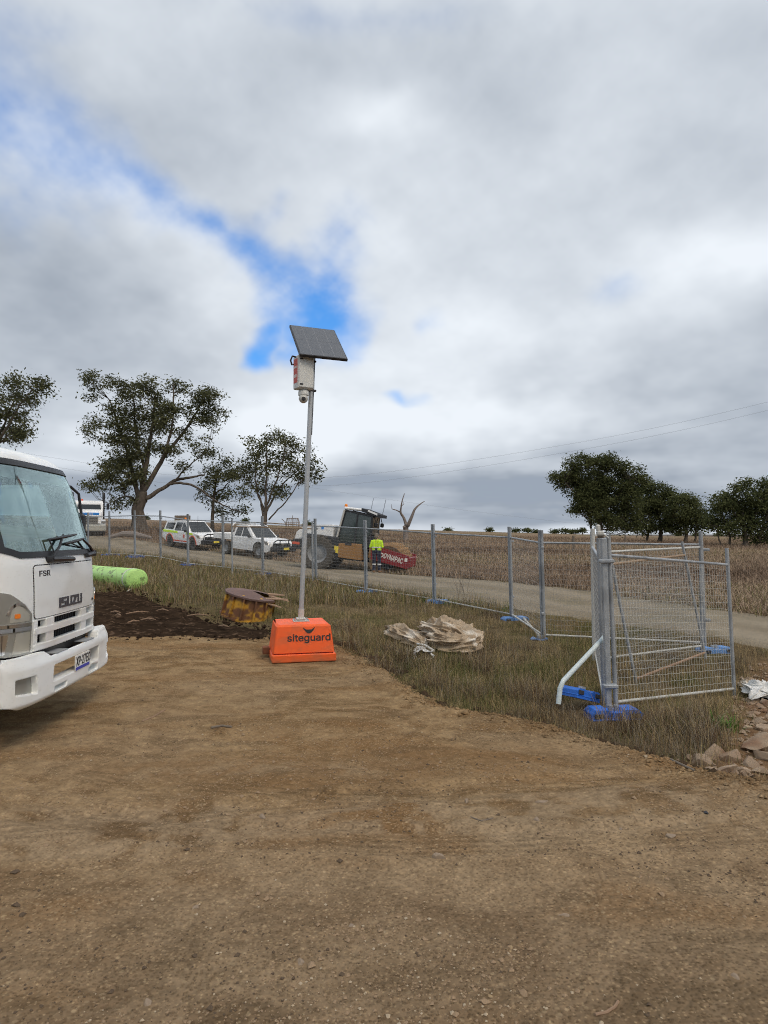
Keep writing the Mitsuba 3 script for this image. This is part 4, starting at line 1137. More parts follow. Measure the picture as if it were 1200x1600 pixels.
# ------------------------------------------------------------------ roller
k = thing('road_roller', 'padfoot roller with white engine hood, glazed cab and lettered red drum frame', 'roller')
hr = np.array([math.cos(math.radians(11)), -math.sin(math.radians(11))])
rt = np.array([-2.96, 32.3])
pr, pf = on_road(*rt), on_road(*(rt + hr * 3.1))
pr[2] = P(502, 889, 32.3)[2]
pf[2] = pr[2] - 0.36
Mx = stand_on(pf, pr) @ rz(0, (-1.55, 0, 0))          # origin under the rear axle, x forward
for s in (-1, 1):
    tv = [wheel_mesh(0.80, 0.58)]
    wk = part(k, 'rear_tyre', moved(tv[0], rot((0, 1, 0), 0, (0, s * 0.78, 0.80))), 'dusty_tyre', 40, Mx)
    lugs = []
    for a in np.arange(20) * 2 * np.pi / 20:
        for side in (-1, 1):
            lug = moved(bx((0.80, side * 0.14, 0), (0.07, 0.30, 0.10)), rot((1, 0, 0), side * 0.4))
            lugs.append(moved(lug, rot((0, 1, 0), a + side * 0.07, (0, s * 0.78, 0.80))))
    labels[part(wk, 'tread', lugs, 'dusty_tyre', False, Mx)] = {'kind': 'stuff'}
    part(wk, 'rim', moved(rim_mesh(0.80, 0.58, s), rot((0, 1, 0), 0, (0, s * 0.78, 0.80))), 'grey_plastic', 40, Mx)
part(k, 'engine_hood', [prism(Polygon([(-1.25, 1.15), (-1.18, 1.62), (-0.95, 1.86), (-0.3, 2.06), (0.55, 2.16), (0.62, 1.15)]).buffer(-0.08).buffer(0.08, 4), -0.78, 0.78)], 'white_paint', 35, Mx)
part(k, 'rear_skirt', [prism(Polygon([(-1.30, 0.85), (-1.27, 1.30), (-0.6, 1.40), (-0.55, 0.85)]).buffer(-0.05).buffer(0.05, 3), -0.9, 0.9)], 'cab_dark', 35, Mx)
part(k, 'warning_stripe', [bx((-1.1, -0.905, 1.12), (0.34, 0.012, 0.11))], 'red_stripe', False, Mx)
part(k, 'hood_emblem', [bx((0.05, -0.783, 1.95), (0.12, 0.012, 0.14))], 'blue_sign', False, Mx)
part(k, 'wheel_cover', [bx((0.05, 0, 1.48), (1.7, 1.9, 0.28), 0.06)], 'cab_dark', 30, Mx)
part(k, 'chassis', [bx((0.5, 0, 0.85), (2.2, 1.0, 0.5), 0.04), bx((0.75, -0.6, 1.0), (0.5, 0.7, 0.9), 0.04)], 'cab_dark', 30, Mx)
part(k, 'yellow_sign', [bx((0.86, -0.957, 1.05), (0.22, 0.012, 0.32))], 'plate_yellow', False, Mx)
# cab
cabp = [(0.78, 1.35), (0.86, 2.0), (1.02, 2.92), (2.36, 2.78), (2.40, 1.9), (2.05, 1.35)]
for s in (-1, 1):
    part(k, 'side_glass', [prism(Polygon(cabp).buffer(-0.09), min(s * 0.76, s * 0.79), max(s * 0.76, s * 0.79))], 'cab_glass', False, Mx)
    fr = Polygon(cabp).difference(Polygon(cabp).buffer(-0.075)).union(sbox(1.60, 1.4, 1.67, 2.85).intersection(Polygon(cabp)))
    part(k, 'cab_frame', [prism(fr, min(s * 0.74, s * 0.82), max(s * 0.74, s * 0.82))], 'cab_dark', False, Mx)
    part(k, 'rear_pillar', [tube([(0.76, s * 0.83, 1.45), (0.85, s * 0.83, 2.0), (1.0, s * 0.83, 2.9)], 0.045, 6)], 'galv_pale', False, Mx)
    part(k, 'work_light', [bx((2.52, s * 0.70, 2.36), (0.16, 0.2, 0.2), 0.04), tube([(2.42, s * 0.74, 2.7), (2.52, s * 0.72, 2.42)], 0.02, 5)], 'black_plastic', 30, Mx)
part(k, 'windscreen', [tm([[2.385, -0.72, 1.9], [2.385, 0.72, 1.9], [2.35, 0.72, 2.75], [2.35, -0.72, 2.75]], [[0, 1, 2], [0, 2, 3]])], 'cab_glass', False, Mx)
part(k, 'rear_glass', [tm([[0.86, -0.72, 1.9], [0.86, 0.72, 1.9], [1.02, 0.72, 2.85], [1.02, -0.72, 2.85]], [[0, 1, 2], [0, 2, 3]])], 'cab_glass', False, Mx)
part(k, 'operator_seat', [bx((1.35, 0, 1.75), (0.5, 0.5, 0.15), 0.04), bx((1.12, 0, 2.15), (0.14, 0.48, 0.75), 0.04)], 'cab_dark', 30, Mx)
part(k, 'cab_base', [prism(Polygon([(0.8, 1.1), (0.78, 1.45), (2.1, 1.45), (2.3, 1.85), (2.3, 1.3), (1.9, 1.1)]), -0.78, 0.78)], 'cab_dark', 30, Mx)
part(k, 'roof', [bx((1.40, 0, 2.98), (0.86, 1.66, 0.12), 0.04)], 'white_paint', 30, Mx)
part(k, 'roof_visor', [hull([(x, y, z) for x in (1.80, 2.68) for y in (-0.84, 0.84) for z in ((2.90, 3.06) if x < 2 else (2.70, 2.84))])], 'cab_dark', 30, Mx)
part(k, 'visor_strip', [hull([(2.1, -0.848, 2.93), (2.55, -0.848, 2.80), (2.55, -0.848, 2.88), (2.1, -0.848, 3.01), (2.1, -0.86, 2.93), (2.55, -0.86, 2.80), (2.55, -0.86, 2.88), (2.1, -0.86, 3.01)])], 'white_paint', False, Mx)
part(k, 'roof_beacon', [lathe([(0.07, 0), (0.07, 0.10), (0.04, 0.14), (0, 0.145)], 12).apply_translation((1.02, -0.7, 3.03))], 'beacon', 30, Mx)
for x, h in ((1.9, 0.75), (2.5, 0.75)):
    part(k, 'aerial', [tube([(x, 0.6, 2.85), (x + 0.08, 0.6, 2.85 + h)], 0.010, 4)], 'wire_dark', False, Mx)
# muddy step and yoke
part(k, 'muddy_step', [hull([(0.98, -0.98, 0.72), (0.95, -0.98, 1.34), (2.0, -0.98, 1.42), (2.05, -0.98, 0.70), (0.98, -0.3, 0.72), (0.95, -0.3, 1.38), (2.0, -0.3, 1.46), (2.05, -0.3, 0.70)])], 'mud', False, Mx)
part(k, 'step_recess', [bx((1.40, -0.985, 1.36), (0.30, 0.02, 0.10))], 'cab_dark', False, Mx)
part(k, 'articulation', [bx((2.1, 0, 0.85), (1.1, 0.5, 0.5), 0.05), lathe([(0.0, 0.5), (0.2, 0.5), (0.2, -0.1), (0, -0.1)], 14).apply_translation((2.0, 0, 0.9))], 'cab_dark', 30, Mx)
# padfoot drum
DX = 3.3
dk = part(k, 'drum', [moved(lathe([(0, -1.02), (0.70, -1.02), (0.72, -1.0), (0.72, 1.0), (0.70, 1.02), (0, 1.02)], 40, 'y'), rot((0, 1, 0), 0, (DX, 0, 0.78)))], 'mud_drum', 40, Mx)
pads = []
for ci, y in enumerate(np.linspace(-0.9, 0.9, 9)):
    for a in (np.arange(14) + 0.5 * (ci % 2)) * 2 * np.pi / 14:
        pad = hull([(0.70, y + sy * 0.095, sz * 0.10) for sy in (-1, 1) for sz in (-1, 1)] + [(0.86, y + sy * 0.06, sz * 0.065) for sy in (-1, 1) for sz in (-1, 1)])
        pads.append(moved(pad, rot((0, 1, 0), a, (DX, 0, 0.78))))
for pm in pads:
    part(dk, 'pad', pm, 'mud_pad', False, Mx)
for s in (-1, 1):
    bmk = part(k, 'drum_frame_side', [hull([(2.55, s * y, z) for y in (1.08, 1.22) for z in (0.82, 1.46)] + [(4.25, s * y, z) for y in (1.08, 1.22) for z in (0.58, 1.17)])], 'red_paint', False, Mx)
    if s < 0:
        t = text('DYNAPAC', 0.22, 0.008)
        v = np.asarray(t.vertices)
        sl = math.atan2(-0.30, 1.7)
        part(bmk, 'lettering', moved(tm((v - [v[:, 0].mean(), 0, 0]) * [0.88 / np.ptp(v[:, 0]), 1, 1], t.faces), frame((3.60, -1.222, 0.87), (math.cos(sl), 0, math.sin(sl)), (-math.sin(sl), 0, math.cos(sl)), (0, -1, 0))), 'plate_white', False, Mx)
        part(bmk, 'round_logo', [moved(lathe([(0.10, 0), (0.10, 0.008), (0.06, 0.008), (0.06, 0)], 16), frame((3.02, -1.222, 1.07), (1, 0, 0), (0, 0, 1), (0, -1, 0)))], 'plate_white', False, Mx)
        for x, z in ((2.80, 1.25), (4.15, 0.98)):
            part(bmk, 'white_patch', [bx((x, -1.225, z), (0.12, 0.01, 0.16))], 'plate_white', False, Mx)
    part(k, 'drum_hub', [moved(lathe([(0, 0.06), (0.28, 0.05), (0.34, 0), (0, 0)], 18, 'y'), rot((0, 1, 0), 0, (DX, s * 1.04, 0.78)))], 'cab_dark', 30, Mx)
part(k, 'drum_frame_front', [bx((4.22, 0, 0.85), (0.12, 2.14, 0.46), 0.02)], 'red_paint', False, Mx)
part(k, 'drum_frame_rear', [bx((2.50, 0, 1.12), (0.16, 2.3, 0.5), 0.02)], 'mud', False, Mx)
parts(k, 'scraper', [bx((4.18, 0, 0.48), (0.1, 2.0, 0.22), 0.02), bx((2.66, 0, 0.5), (0.1, 2.0, 0.22), 0.02)], 'mud_pad', False, Mx)

# ------------------------------------------------------------------ the worker
pk = thing('person', 'person in yellow hi-vis shirt and navy trousers standing by the roller, back turned', 'person')
pp = P(588.5, 895, 29.5)
pp[2] = Hq(pp[None, :2])[0] + 0.03
PMt = rz(math.radians(-12), pp)               # local: x right, y forward (away), z up
S1 = 0.985
def J(*a):
    return tuple(np.array(a) * S1)
head = bones([((J(0, 0.01, 1.36), .055), (J(0, 0.015, 1.50), .055)), ((J(0, 0.01, 1.585), .088), (J(0, 0.035, 1.60), .085)), ((J(0, 0.03, 1.53), .065), (J(0, 0.06, 1.52), .05)), ((J(0, 0.11, 1.56), .014), (J(0, 0.125, 1.55), .014))]
             + [((J(s * .088, 0.01, 1.58), .02), (J(s * .09, 0.01, 1.55), .018)) for s in (-1, 1)]
             + [((J(s * .25, 0.06, 1.13), .042), (J(s * .17, 0.28, 1.06), .03)) for s in (-1, 1)], 0.02)
body = part(pk, 'skin', [head], 'skin', True, PMt)
for s in (-1, 1):
    ch = [((J(s * .165, .30, 1.055), .032), (J(s * .14, .36, 1.04), .03)), ((J(s * .15, .30, 1.06), .018), (J(s * .10, .345, 1.075), .012))]
    for f in range(4):
        o = np.array([s * (.165 - .018 * f), .37, 1.055 - .012 * f])
        ch += [((J(*o), .010), (J(*(o + [-.01 * s, .035, -.01])), .009)), ((J(*(o + [-.01 * s, .035, -.01])), .009), (J(*(o + [-.03 * s, .045 - .004 * f, -.035])), .008))]
    part(pk, 'hand', [bones(ch, 0.008, 4)], 'skin', True, PMt)
part(pk, 'hair', [bones([((J(0, -0.015, 1.60), .092), (J(0, 0.0, 1.625), .088)), ((J(0, -0.04, 1.54), .062), (J(0, -0.03, 1.58), .08))], 0.02)], 'weathered_timber', True, PMt)
part(pk, 'cap', [bones([((J(0, 0.0, 1.63), .097), (J(0, 0.02, 1.635), .094)), ((J(0, 0.10, 1.61), .035), (J(0, 0.14, 1.60), .03))], 0.02)], 'weathered_timber', True, PMt)
part(pk, 'shirt', [bones([((J(-.12, 0, 1.36), .085), (J(.12, 0, 1.36), .085)), ((J(-.13, 0, 1.33), .10), (J(-.10, 0, 1.0), .105)), ((J(.13, 0, 1.33), .10), (J(.10, 0, 1.0), .105)), ((J(-.1, 0, 1.0), .105), (J(.1, 0, 1.0), .105)), ((J(0, .02, 1.3), .11), (J(0, .02, 1.0), .12))]
                         + [((J(s * .20, 0, 1.36), .068), (J(s * .27, -0.03, 1.13), .055)) for s in (-1, 1)] + [((J(s * .27, -0.03, 1.13), .055), (J(s * .235, 0.10, 1.11), .046)) for s in (-1, 1)], 0.02)], 'hivis', True, PMt)
part(pk, 'reflective_tape', [moved(lathe([(1, -.025), (1.03, -.02), (1.03, .02), (1, .025)], 26), np.diag([.222 * S1, .137 * S1, 1, 1]) + np.array([[0] * 3 + [a] for a in (0, .005, J(0, 0, 1.10)[2], 0)]))], 'silver_tape', 30, PMt)
part(pk, 'trousers', [bones([((J(-.095, 0, .93), .115), (J(.095, 0, .93), .115)), ((J(0, 0, 1.0), .12), (J(0, 0, .93), .12))] + [c for s in (-1, 1) for c in (((J(s * .10, 0, .88), .105), (J(s * .115, .02, .49), .075)), ((J(s * .115, .02, .49), .075), (J(s * .12, -.01 + .03 * s, .13), .068)))], 0.022)], 'navy', True, PMt)
for s in (-1, 1):
    part(pk, 'trouser_tape', [moved(lathe([(.080, -.03), (.084, -.02), (.084, .02), (.080, .03)], 18), rz(0, J(s * .117, .008, .36)))], 'silver_tape', 30, PMt)
    part(pk, 'boot', [bones([((J(s * .12, -.01 + .03 * s, .15), .060), (J(s * .12, -.01 + .03 * s, .055), .055)), ((J(s * .12, -.01 + .03 * s, .05), .05), (J(s * .135, .15 + .03 * s, .042), .042))], 0.015)], 'boot', True, PMt)

# ------------------------------------------------------------------ things lying about
a, a1 = P(214, 905.5, 18.2), P(150, 897.5, 22)
ax2 = (a1 - a)[:2] / np.linalg.norm((a1 - a)[:2])
R0 = 0.285
q0 = np.array([a[0], a[1], a[2]])
q1 = np.array([*(a[:2] + ax2 * 7.0), 0])
q1[2] = a[2] + (a1[2] - a[2]) / np.linalg.norm((a1 - a)[:2]) * 7.0
ln = np.linalg.norm(q1 - q0)
prof = [(0, -0.05), (0.12, -0.045), (0.2, -0.02), (0.255, -0.015), (0.285, 0.01), (R0, 0.05)]
for i in range(14):
    z = 0.2 + i * 0.5
    prof += [(R0, z - 0.03), (R0 * 0.982, z), (R0, z + 0.03)]
prof += [(R0, ln), (0.2, ln + 0.03), (0, ln + 0.03)]
roll = lathe(prof, 40)
v = np.asarray(roll.vertices)
v = v * np.c_[1 + 0.05 * (fbm(v * [4, 4, 2.2], 4, 8) - 0.5), 1 + 0.05 * (fbm(v * [4, 4, 2.2], 4, 8) - 0.5), np.ones(len(v))]
dirn = (q1 - q0) / ln
sx = np.cross(dirn, [0, 0, 1])
sx /= np.linalg.norm(sx)
rk = thing('wrapped_pipe', 'long lime green wrapped pipe lying on the dark soil behind the cab-over truck', 'pipe')
part(rk, 'wrapping', [tm(v, roll.faces)], 'lime_wrap', 50, frame(q0, sx, np.cross(dirn, sx), dirn))
part(rk, 'strap', [moved(lathe([(R0 + .004, .34), (R0 + .01, .35), (R0 + .01, .39), (R0 + .004, .40)], 30), frame(q0, sx, np.cross(dirn, sx), dirn))], 'white_cloth', 30)
tail = [q0 + dirn * .37 + np.array([0.1 * math.sin(i * .9), -R0 - .02 - .03 * i, -.12 - .05 * i]) * [1, 1, 1] for i in range(5)]
part(rk, 'loose_strap_end', [tube(tail, [.012, .025, .014, .03, .01], 5)], 'white_cloth', 30)

dk2 = thing('rusty_drum', 'broken yellow and rusty steel drum lying tilted with splintered boards sticking out', 'steel drum')
dc = P(381, 970, 14.75)
DMx = rz(0.15, (dc[0], dc[1] + 0.35, Hq(dc[None, :2])[0] + 0.02)) @ rot((0, 1, 0), 0.20) @ rot((1, 0, 0), 0.08)
r0, hh = 0.58, 0.50
ang = np.linspace(0, 2 * np.pi, 49)
def arc_ring(prof, a0, a1, n=11):
    aa = np.linspace(a0, a1, n)
    pr_ = np.asarray(prof)
    vv = np.stack([pr_[:, None, 0] * np.cos(aa), pr_[:, None, 0] * np.sin(aa), np.broadcast_to(pr_[:, None, 1], (len(pr_), n))], -1).reshape(-1, 3)
    ff = []
    for i in range(len(pr_) - 1):
        for j in range(n - 1):
            q = i * n + j
            ff += [[q, q + 1, q + n + 1], [q, q + n + 1, q + n]]
    return tm(vv, ff)
part(dk2, 'shell', [arc_ring([(r0 - .02, 0), (r0, 0), (r0 - .04, hh), (r0 - .06, hh), (r0 - .02, 0)], math.radians(10), math.radians(335))], 'worn_yellow', 30, DMx)
part(dk2, 'bottom_flange', [arc_ring([(r0 - .05, -.01), (r0 + .045, -.01), (r0 + .045, .035), (r0 - .05, .035), (r0 - .05, -.01)], math.radians(0), math.radians(350))], 'worn_yellow', 30, DMx)
part(dk2, 'top_flange', [arc_ring([(r0 - .10, hh), (r0 + .02, hh - .01), (r0 + .02, hh + .025), (r0 - .10, hh + .035), (r0 - .10, hh)], math.radians(20), math.radians(330))], 'plate_rust', 30, DMx)
part(dk2, 'top_plate', [arc_ring([(0.02, hh + .10), (0.25, hh + .075), (r0 - .02, hh + .02), (r0 - .02, hh + .0), (0.02, hh + .08)], math.radians(35), math.radians(318))], 'plate_rust', 30, DMx)
for a_ in (205, 232, 258, 284, 308):
    a_ = math.radians(a_)
    part(dk2, 'rib', [bx((0, 0, 0), (0.07, 0.035, hh - .06), 0.008)], 'worn_yellow', False, DMx @ rot((0, 0, 1), a_, ((r0 - .005) * math.cos(a_), (r0 - .005) * math.sin(a_), hh / 2 + .01)) @ rot((0, 1, 0), -0.07))
for a_ in (250, 300):
    a_ = math.radians(a_)
    part(dk2, 'top_strip', [bx((0.27, 0, 0), (0.46, 0.05, 0.016), 0.003)], 'worn_yellow', False, DMx @ rot((0, 0, 1), a_, (0, 0, hh + .085)) @ rot((0, 1, 0), 0.12))
for i, (x, y, z, yw, pt, L) in enumerate([(0.52, -.20, .55, .2, -.12, .55), (.60, .05, .53, -.1, .05, .45), (.48, -.35, .44, .1, .1, .4), (.52, .2, .58, .4, -.05, .4)]):
    part(dk2, 'board', [moved(hull([(-L / 2, -.06, -.015), (-L / 2, .06, -.015), (-L / 2, .06, .015), (-L / 2, -.06, .015), (L / 2, -.02, -.012), (L / 2 - .1, .07, -.012), (L / 2, .0, .012), (L / 2 - .12, .06, .01)]), rz(yw) @ rot((0, 1, 0), pt))], 'splinter', False, DMx @ rz(0, (x, y, z)))

def lay(x, y, lift=0.0):
    return (x, y, gz(x, y) + lift)


def cloth(path, radii, folds, twist, seed, flat=0.6, depth=0.5, nu=170, nv=170):
    """a gathered, twisted length of cloth: folds run along the path and wind round it"""
    q = np.asarray(path, float)
    u = np.linspace(0, len(q) - 1, nu)
    c = np.c_[[PchipInterpolator(np.arange(len(q)), q[:, j_])(u) for j_ in range(3)]].T
    rad_ = PchipInterpolator(np.arange(len(q)), radii)(u)
    t = np.gradient(c, axis=0)
    t /= np.linalg.norm(t, axis=1, keepdims=True)
    a = np.cross(t, [0, 0, 1.0])
    a /= np.linalg.norm(a, axis=1, keepdims=True)
    b_ = np.cross(a, t)
    ph = np.arange(nv) * 2 * np.pi / nv
    U, PH = np.meshgrid(u / (len(q) - 1), ph, indexing='ij')
    L_u = U * (len(q) - 1)
    s3 = np.stack([np.cos(PH) * 1.2, np.sin(PH) * 1.2, L_u * 0.9 + seed], -1)
    w = fbm(s3 * 1.3, 3, seed) - 0.5
    ang_ = PH * folds + twist * U * 6.28 + 9 * w
    ridge = 1 - np.abs(np.sin(ang_ / 2))
    ang2 = PH * (folds * 2 + 1) - twist * U * 9 + 7 * (fbm(s3 * 1.7 + 9, 3, seed + 2) - 0.5)
    ridge2 = 1 - np.abs(np.sin(ang2 / 2))
    r_ = rad_[:, None] * (1 + 0.5 * w + depth * (ridge ** 1.6 - 0.35) + depth * 0.5 * (ridge2 ** 1.6 - 0.35))
    y = np.sin(PH) * r_ * flat
    y = np.where(y < -0.5 * rad_[:, None] * flat, -0.5 * rad_[:, None] * flat + 0.25 * (y + 0.5 * rad_[:, None] * flat), y)
    v = c[:, None] + (np.cos(PH) * r_)[..., None] * a[:, None] + y[..., None] * b_[:, None]
    i_, j_ = np.meshgrid(np.arange(nu - 1), np.arange(nv), indexing='ij')
    k_ = (i_ * nv + j_).ravel()
    k2 = (i_ * nv + (j_ + 1) % nv).ravel()
    return tm(v.reshape(-1, 3), np.vstack([np.c_[k_, k2, k2 + nv], np.c_[k_, k2 + nv, k_ + nv]]))


def on_grass(u, v, d, h):
    q = P(u, v, d)
    q[2] = gz(q[0], q[1]) + h
    return q


CG = 'dirty cloth bundles on the grass'
single('fabric_bundle', [cloth([on_grass(665, 985, 12.9, .12), on_grass(680, 988, 12.6, .20), on_grass(700, 995, 12.2, .22), on_grass(722, 1002, 11.9, .18), on_grass(742, 1008, 11.6, .10)], [.08, .36, .42, .36, .12], 8, .7, 3, .50),
                         cloth([on_grass(672, 1000, 12.1, .08), on_grass(690, 1006, 11.8, .13), on_grass(712, 1012, 11.5, .13), on_grass(735, 1008, 11.5, .08)], [.06, .24, .25, .08], 6, -.8, 8, .6)], 'dirty_cloth', 'largest crumpled dirty cloth bundle on the grass behind the orange base', 'cloth bundle', CG, True)
single('fabric_bundle', [cloth([on_grass(609, 984, 13.0, .10), on_grass(620, 987, 12.8, .14), on_grass(640, 996, 12.3, .12), on_grass(656, 1005, 11.9, .09), on_grass(667, 1010, 11.7, .05)], [.10, .19, .19, .14, .03], 6, 1.0, 12, .66)], 'dirty_cloth', 'rolled dirty cloth with a white end, left of the largest cloth bundle', 'cloth bundle', CG, True)
single('fabric_bundle', [cloth([on_grass(708, 1014, 11.4, .07), on_grass(725, 1014, 11.3, .13), on_grass(738, 1006, 11.5, .14), on_grass(745, 996, 11.9, .10)], [.10, .16, .16, .06], 5, .6, 15, .75)], 'dirty_cloth', 'rounded cloth fold at the right end of the largest cloth bundle', 'cloth bundle', CG, True)
single('fabric_bundle', [cloth([on_grass(655, 1012, 11.5, .10), on_grass(658, 1020, 11.2, .09), on_grass(664, 1030, 10.9, .05)], [.03, .10, .17], 3, .3, 19, .5), tube([on_grass(652, 1006, 11.7, .1), on_grass(664, 1010, 11.5, .12), on_grass(678, 1017, 11.3, .07), on_grass(668, 1020, 11.2, .07), on_grass(658, 1013, 11.5, .09)], .022, 6)], 'white_cloth', 'small pale cloth flap lying in front of the rolled cloth', 'cloth bundle', CG, True)
single('white_rag', [cloth([on_grass(1166, 1040, 10.1, .06), on_grass(1180, 1048, 9.8, .11), on_grass(1196, 1050, 9.7, .09), on_grass(1212, 1046, 9.7, .04)], [.05, .16, .19, .06], 7, .9, 23, .6), cloth([on_grass(1172, 1060, 9.5, .04), on_grass(1186, 1052, 9.6, .10), on_grass(1198, 1042, 9.9, .05)], [.03, .10, .03], 3, .6, 27, .7)], 'white_cloth', 'crumpled white plastic rag on the bare earth at the right edge', 'rag', None, True)
single('dirty_rag', [cloth([on_grass(1157, 1028, 10.4, .03), on_grass(1166, 1035, 10.2, .07), on_grass(1177, 1043, 10.0, .04)], [.03, .09, .03], 3, .8, 31, .7)], 'dirty_cloth', 'narrow dirty rag just left of the white plastic rag', 'rag', None, True)

# ------------------------------------------------------------------ rocks, stones and twigs
def cast(u, v, zfn):
    r = ray(u, v)
    t = np.geomspace(2.0, 60, 900)
    q = np.array([0, 0, EYE]) + t[:, None] * r
    below = q[:, 2] < zfn(q[:, :2])
    return q[np.argmax(below)]


rk_ = [(1096, 1192, 46, 24), (1121, 1180, 52, 30), (1146, 1188, 44, 34), (1174, 1196, 36, 20), (1186, 1168, 52, 46), (1199, 1186, 40, 26), (1134, 1206, 38, 16), (1160, 1206, 30, 18), (1112, 1204, 26, 12), (1188, 1206, 34, 16), (1078, 1186, 26, 14), (1206, 1160, 44, 50),
       (1199, 1102, 34, 24), (1178, 1096, 26, 16), (1186, 1130, 30, 14), (1168, 1138, 20, 10), (1196, 1142, 30, 16), (1172, 1064, 22, 14), (1190, 1074, 26, 14), (1176, 1116, 24, 10), (1060, 1190, 18, 10), (1204, 1122, 22, 14)]
for i, (u, v, w, h) in enumerate(rk_):
    c = cast(u, v, ground_z if v < 1175 else (lambda xy: np.maximum(ground_z(xy), yard_z(xy))))
    s = c[1] / FPX
    pile = v >= 1155
    ordn = ('first', 'second', 'third', 'fourth', 'fifth', 'sixth', 'seventh', 'eighth', 'ninth', 'tenth', 'eleventh', 'twelfth', 'thirteenth', 'fourteenth')[sorted(q_[0] for q_ in rk_ if (q_[1] >= 1155) == pile).index(u)]
    single('rock', rocky(100 + i, (w * s * 1.45, w * s * 1.15, h * s * 1.25), 3, 0.5), 'rock_tan',
           f'{ordn} tan rock from the left in the rock pile at the yard edge' if pile else f'{ordn} rock from the left on the bank below the white rag', 'rock', 'rocks in the pile at the yard edge' if pile else 'rocks on the bank right of the gate', 20, rz(i * 1.7, c + [0, 0, h * s * 0.06]) @ rot((1, 0, 0), 0.35 * math.sin(i * 2.3)))
st_ = [(685, 1341, 30, 13, 'flat pale stone in the middle of the yard, the largest one lying loose'), (410, 1278, 14, 9, 'small pale stone in the yard below the orange base'), (729, 1253, 15, 9, 'small pale stone in the yard, right of centre'), (846, 1255, 22, 9, 'flat buff stone in the yard below the blue block'),
       (838, 1283, 17, 8, 'small buff stone just below the flat buff stone'), (971, 1297, 16, 7, 'small stone on the right of the yard, left of a dark smudge'), (1047, 1307, 24, 10, 'flat pale stone on the right of the yard'), (470, 1504, 20, 11, 'pale grey stone in the gravel at the bottom left'), (1103, 1270, 14, 6, 'dark small stone on the right of the yard'),
       (885, 1432, 26, 10, 'half buried stone on the lower right of the yard'), (230, 1570, 24, 12, 'brown stone at the bottom left corner of the yard'), (1150, 1528, 22, 10, 'stone near the bottom right corner of the yard'), (305, 1420, 16, 9, 'small stone on the left of the yard'), (548, 1448, 14, 8, 'small stone at the lower middle of the yard')]
for i, (u, v, w, h, lab) in enumerate(st_):
    c = cast(u, v, yard_z)
    s = c[1] / FPX
    single('stone', rocky(300 + i, (w * s * 1.1, w * s * 0.8, h * s * 1.3), 2), 'stone_dull' if i != 8 else 'dark_trim', lab, 'stone', 'loose stones on the yard', 20, rz(i * 2.1, c + [0, 0, h * s * 0.06]))
for pts, r, m, lab in [([(930, 1588), (948, 1584), (960, 1576), (966, 1567)], .006, 'splinter', 'pale bent twig at the bottom right of the yard'), ([(222, 1128), (240, 1121), (258, 1110)], .008, 'splinter', 'thin pale twig on the dirt right of the cab-over truck'),
                       ([(330, 1139), (346, 1136), (362, 1138)], .012, 'weathered_timber', 'short dark twig on the dirt below the orange base'), ([(1030, 1180), (1055, 1192), (1085, 1206)], .010, 'weathered_timber', 'dry stalk bent over the yard edge near the rock pile'), ([(735, 1278), (752, 1284), (770, 1280)], .005, 'weathered_timber', 'fine dark twig in the middle of the yard')]:
    q = [cast(u, v, yard_z) + [0, 0, r * 1.1] for u, v in pts]
    single('twig', tube(q, r, 6), m, lab, 'twig', 'twigs on the yard', 40)


def scatter(mesh_list, places, sizes, seed):
    """many small pebbles as one mesh"""
    r = np.random.default_rng(seed)
    vs, fs, n = [], [], 0
    kinds = r.integers(0, len(mesh_list), len(places))
    for k_, m in enumerate(mesh_list):
        sel = np.nonzero(kinds == k_)[0]
        v0, f0 = np.asarray(m.vertices), np.asarray(m.faces)
        a = r.uniform(0, 2 * np.pi, len(sel))
        c, s = np.cos(a), np.sin(a)
        v = v0[None] * sizes[sel][:, None, None] * np.array([1, 0.8, 0.6])
        x = v[..., 0] * c[:, None] - v[..., 1] * s[:, None]
        y = v[..., 0] * s[:, None] + v[..., 1] * c[:, None]
        v = np.stack([x, y, v[..., 2]], -1) + places[sel][:, None]
        vs.append(v.reshape(-1, 3))
        fs.append((f0[None] + (np.arange(len(sel)) * len(v0))[:, None, None]).reshape(-1, 3) + n)
        n += len(sel) * len(v0)
    return np.vstack(vs), np.vstack(fs), kinds


peb = [rocky(500 + i, (2, 2, 2), 1, 0.4) for i in range(4)]
peb = [tm(m.vertices, m.faces) for m in peb]
octa = []
for i in range(5):
    r = np.random.default_rng(i)
    octa.append(hull(np.array([[1, 0, 0], [-1, 0, 0], [0, 1, 0], [0, -1, 0], [0, 0, 1], [0, 0, -1], [.6, .6, .4], [-.6, .5, -.3]]) * r.uniform(0.6, 1.1, (8, 3))))
def pebble_sites(n, seed, dmin, dmax, thr, scale):
    r = np.random.default_rng(seed)
    d = np.exp(r.uniform(math.log(dmin), math.log(dmax), n))
    a = r.uniform(-0.56, 0.56, n)
    xy = np.c_[d * np.sin(a), d * np.cos(a)]
    dens = fbm(np.c_[xy * [0.9, 1.6], np.zeros(n)], 3, seed + 3)
    xy = xy[(dens + r.uniform(-.12, .12, n) > thr) & (sdist(YARD, xy) > 0.05)]
    s = np.clip(r.lognormal(math.log(scale * .85), 0.62, len(xy)), 0.0022, 0.03)
    return np.c_[xy, yard_z(xy) + s * 0.15], s
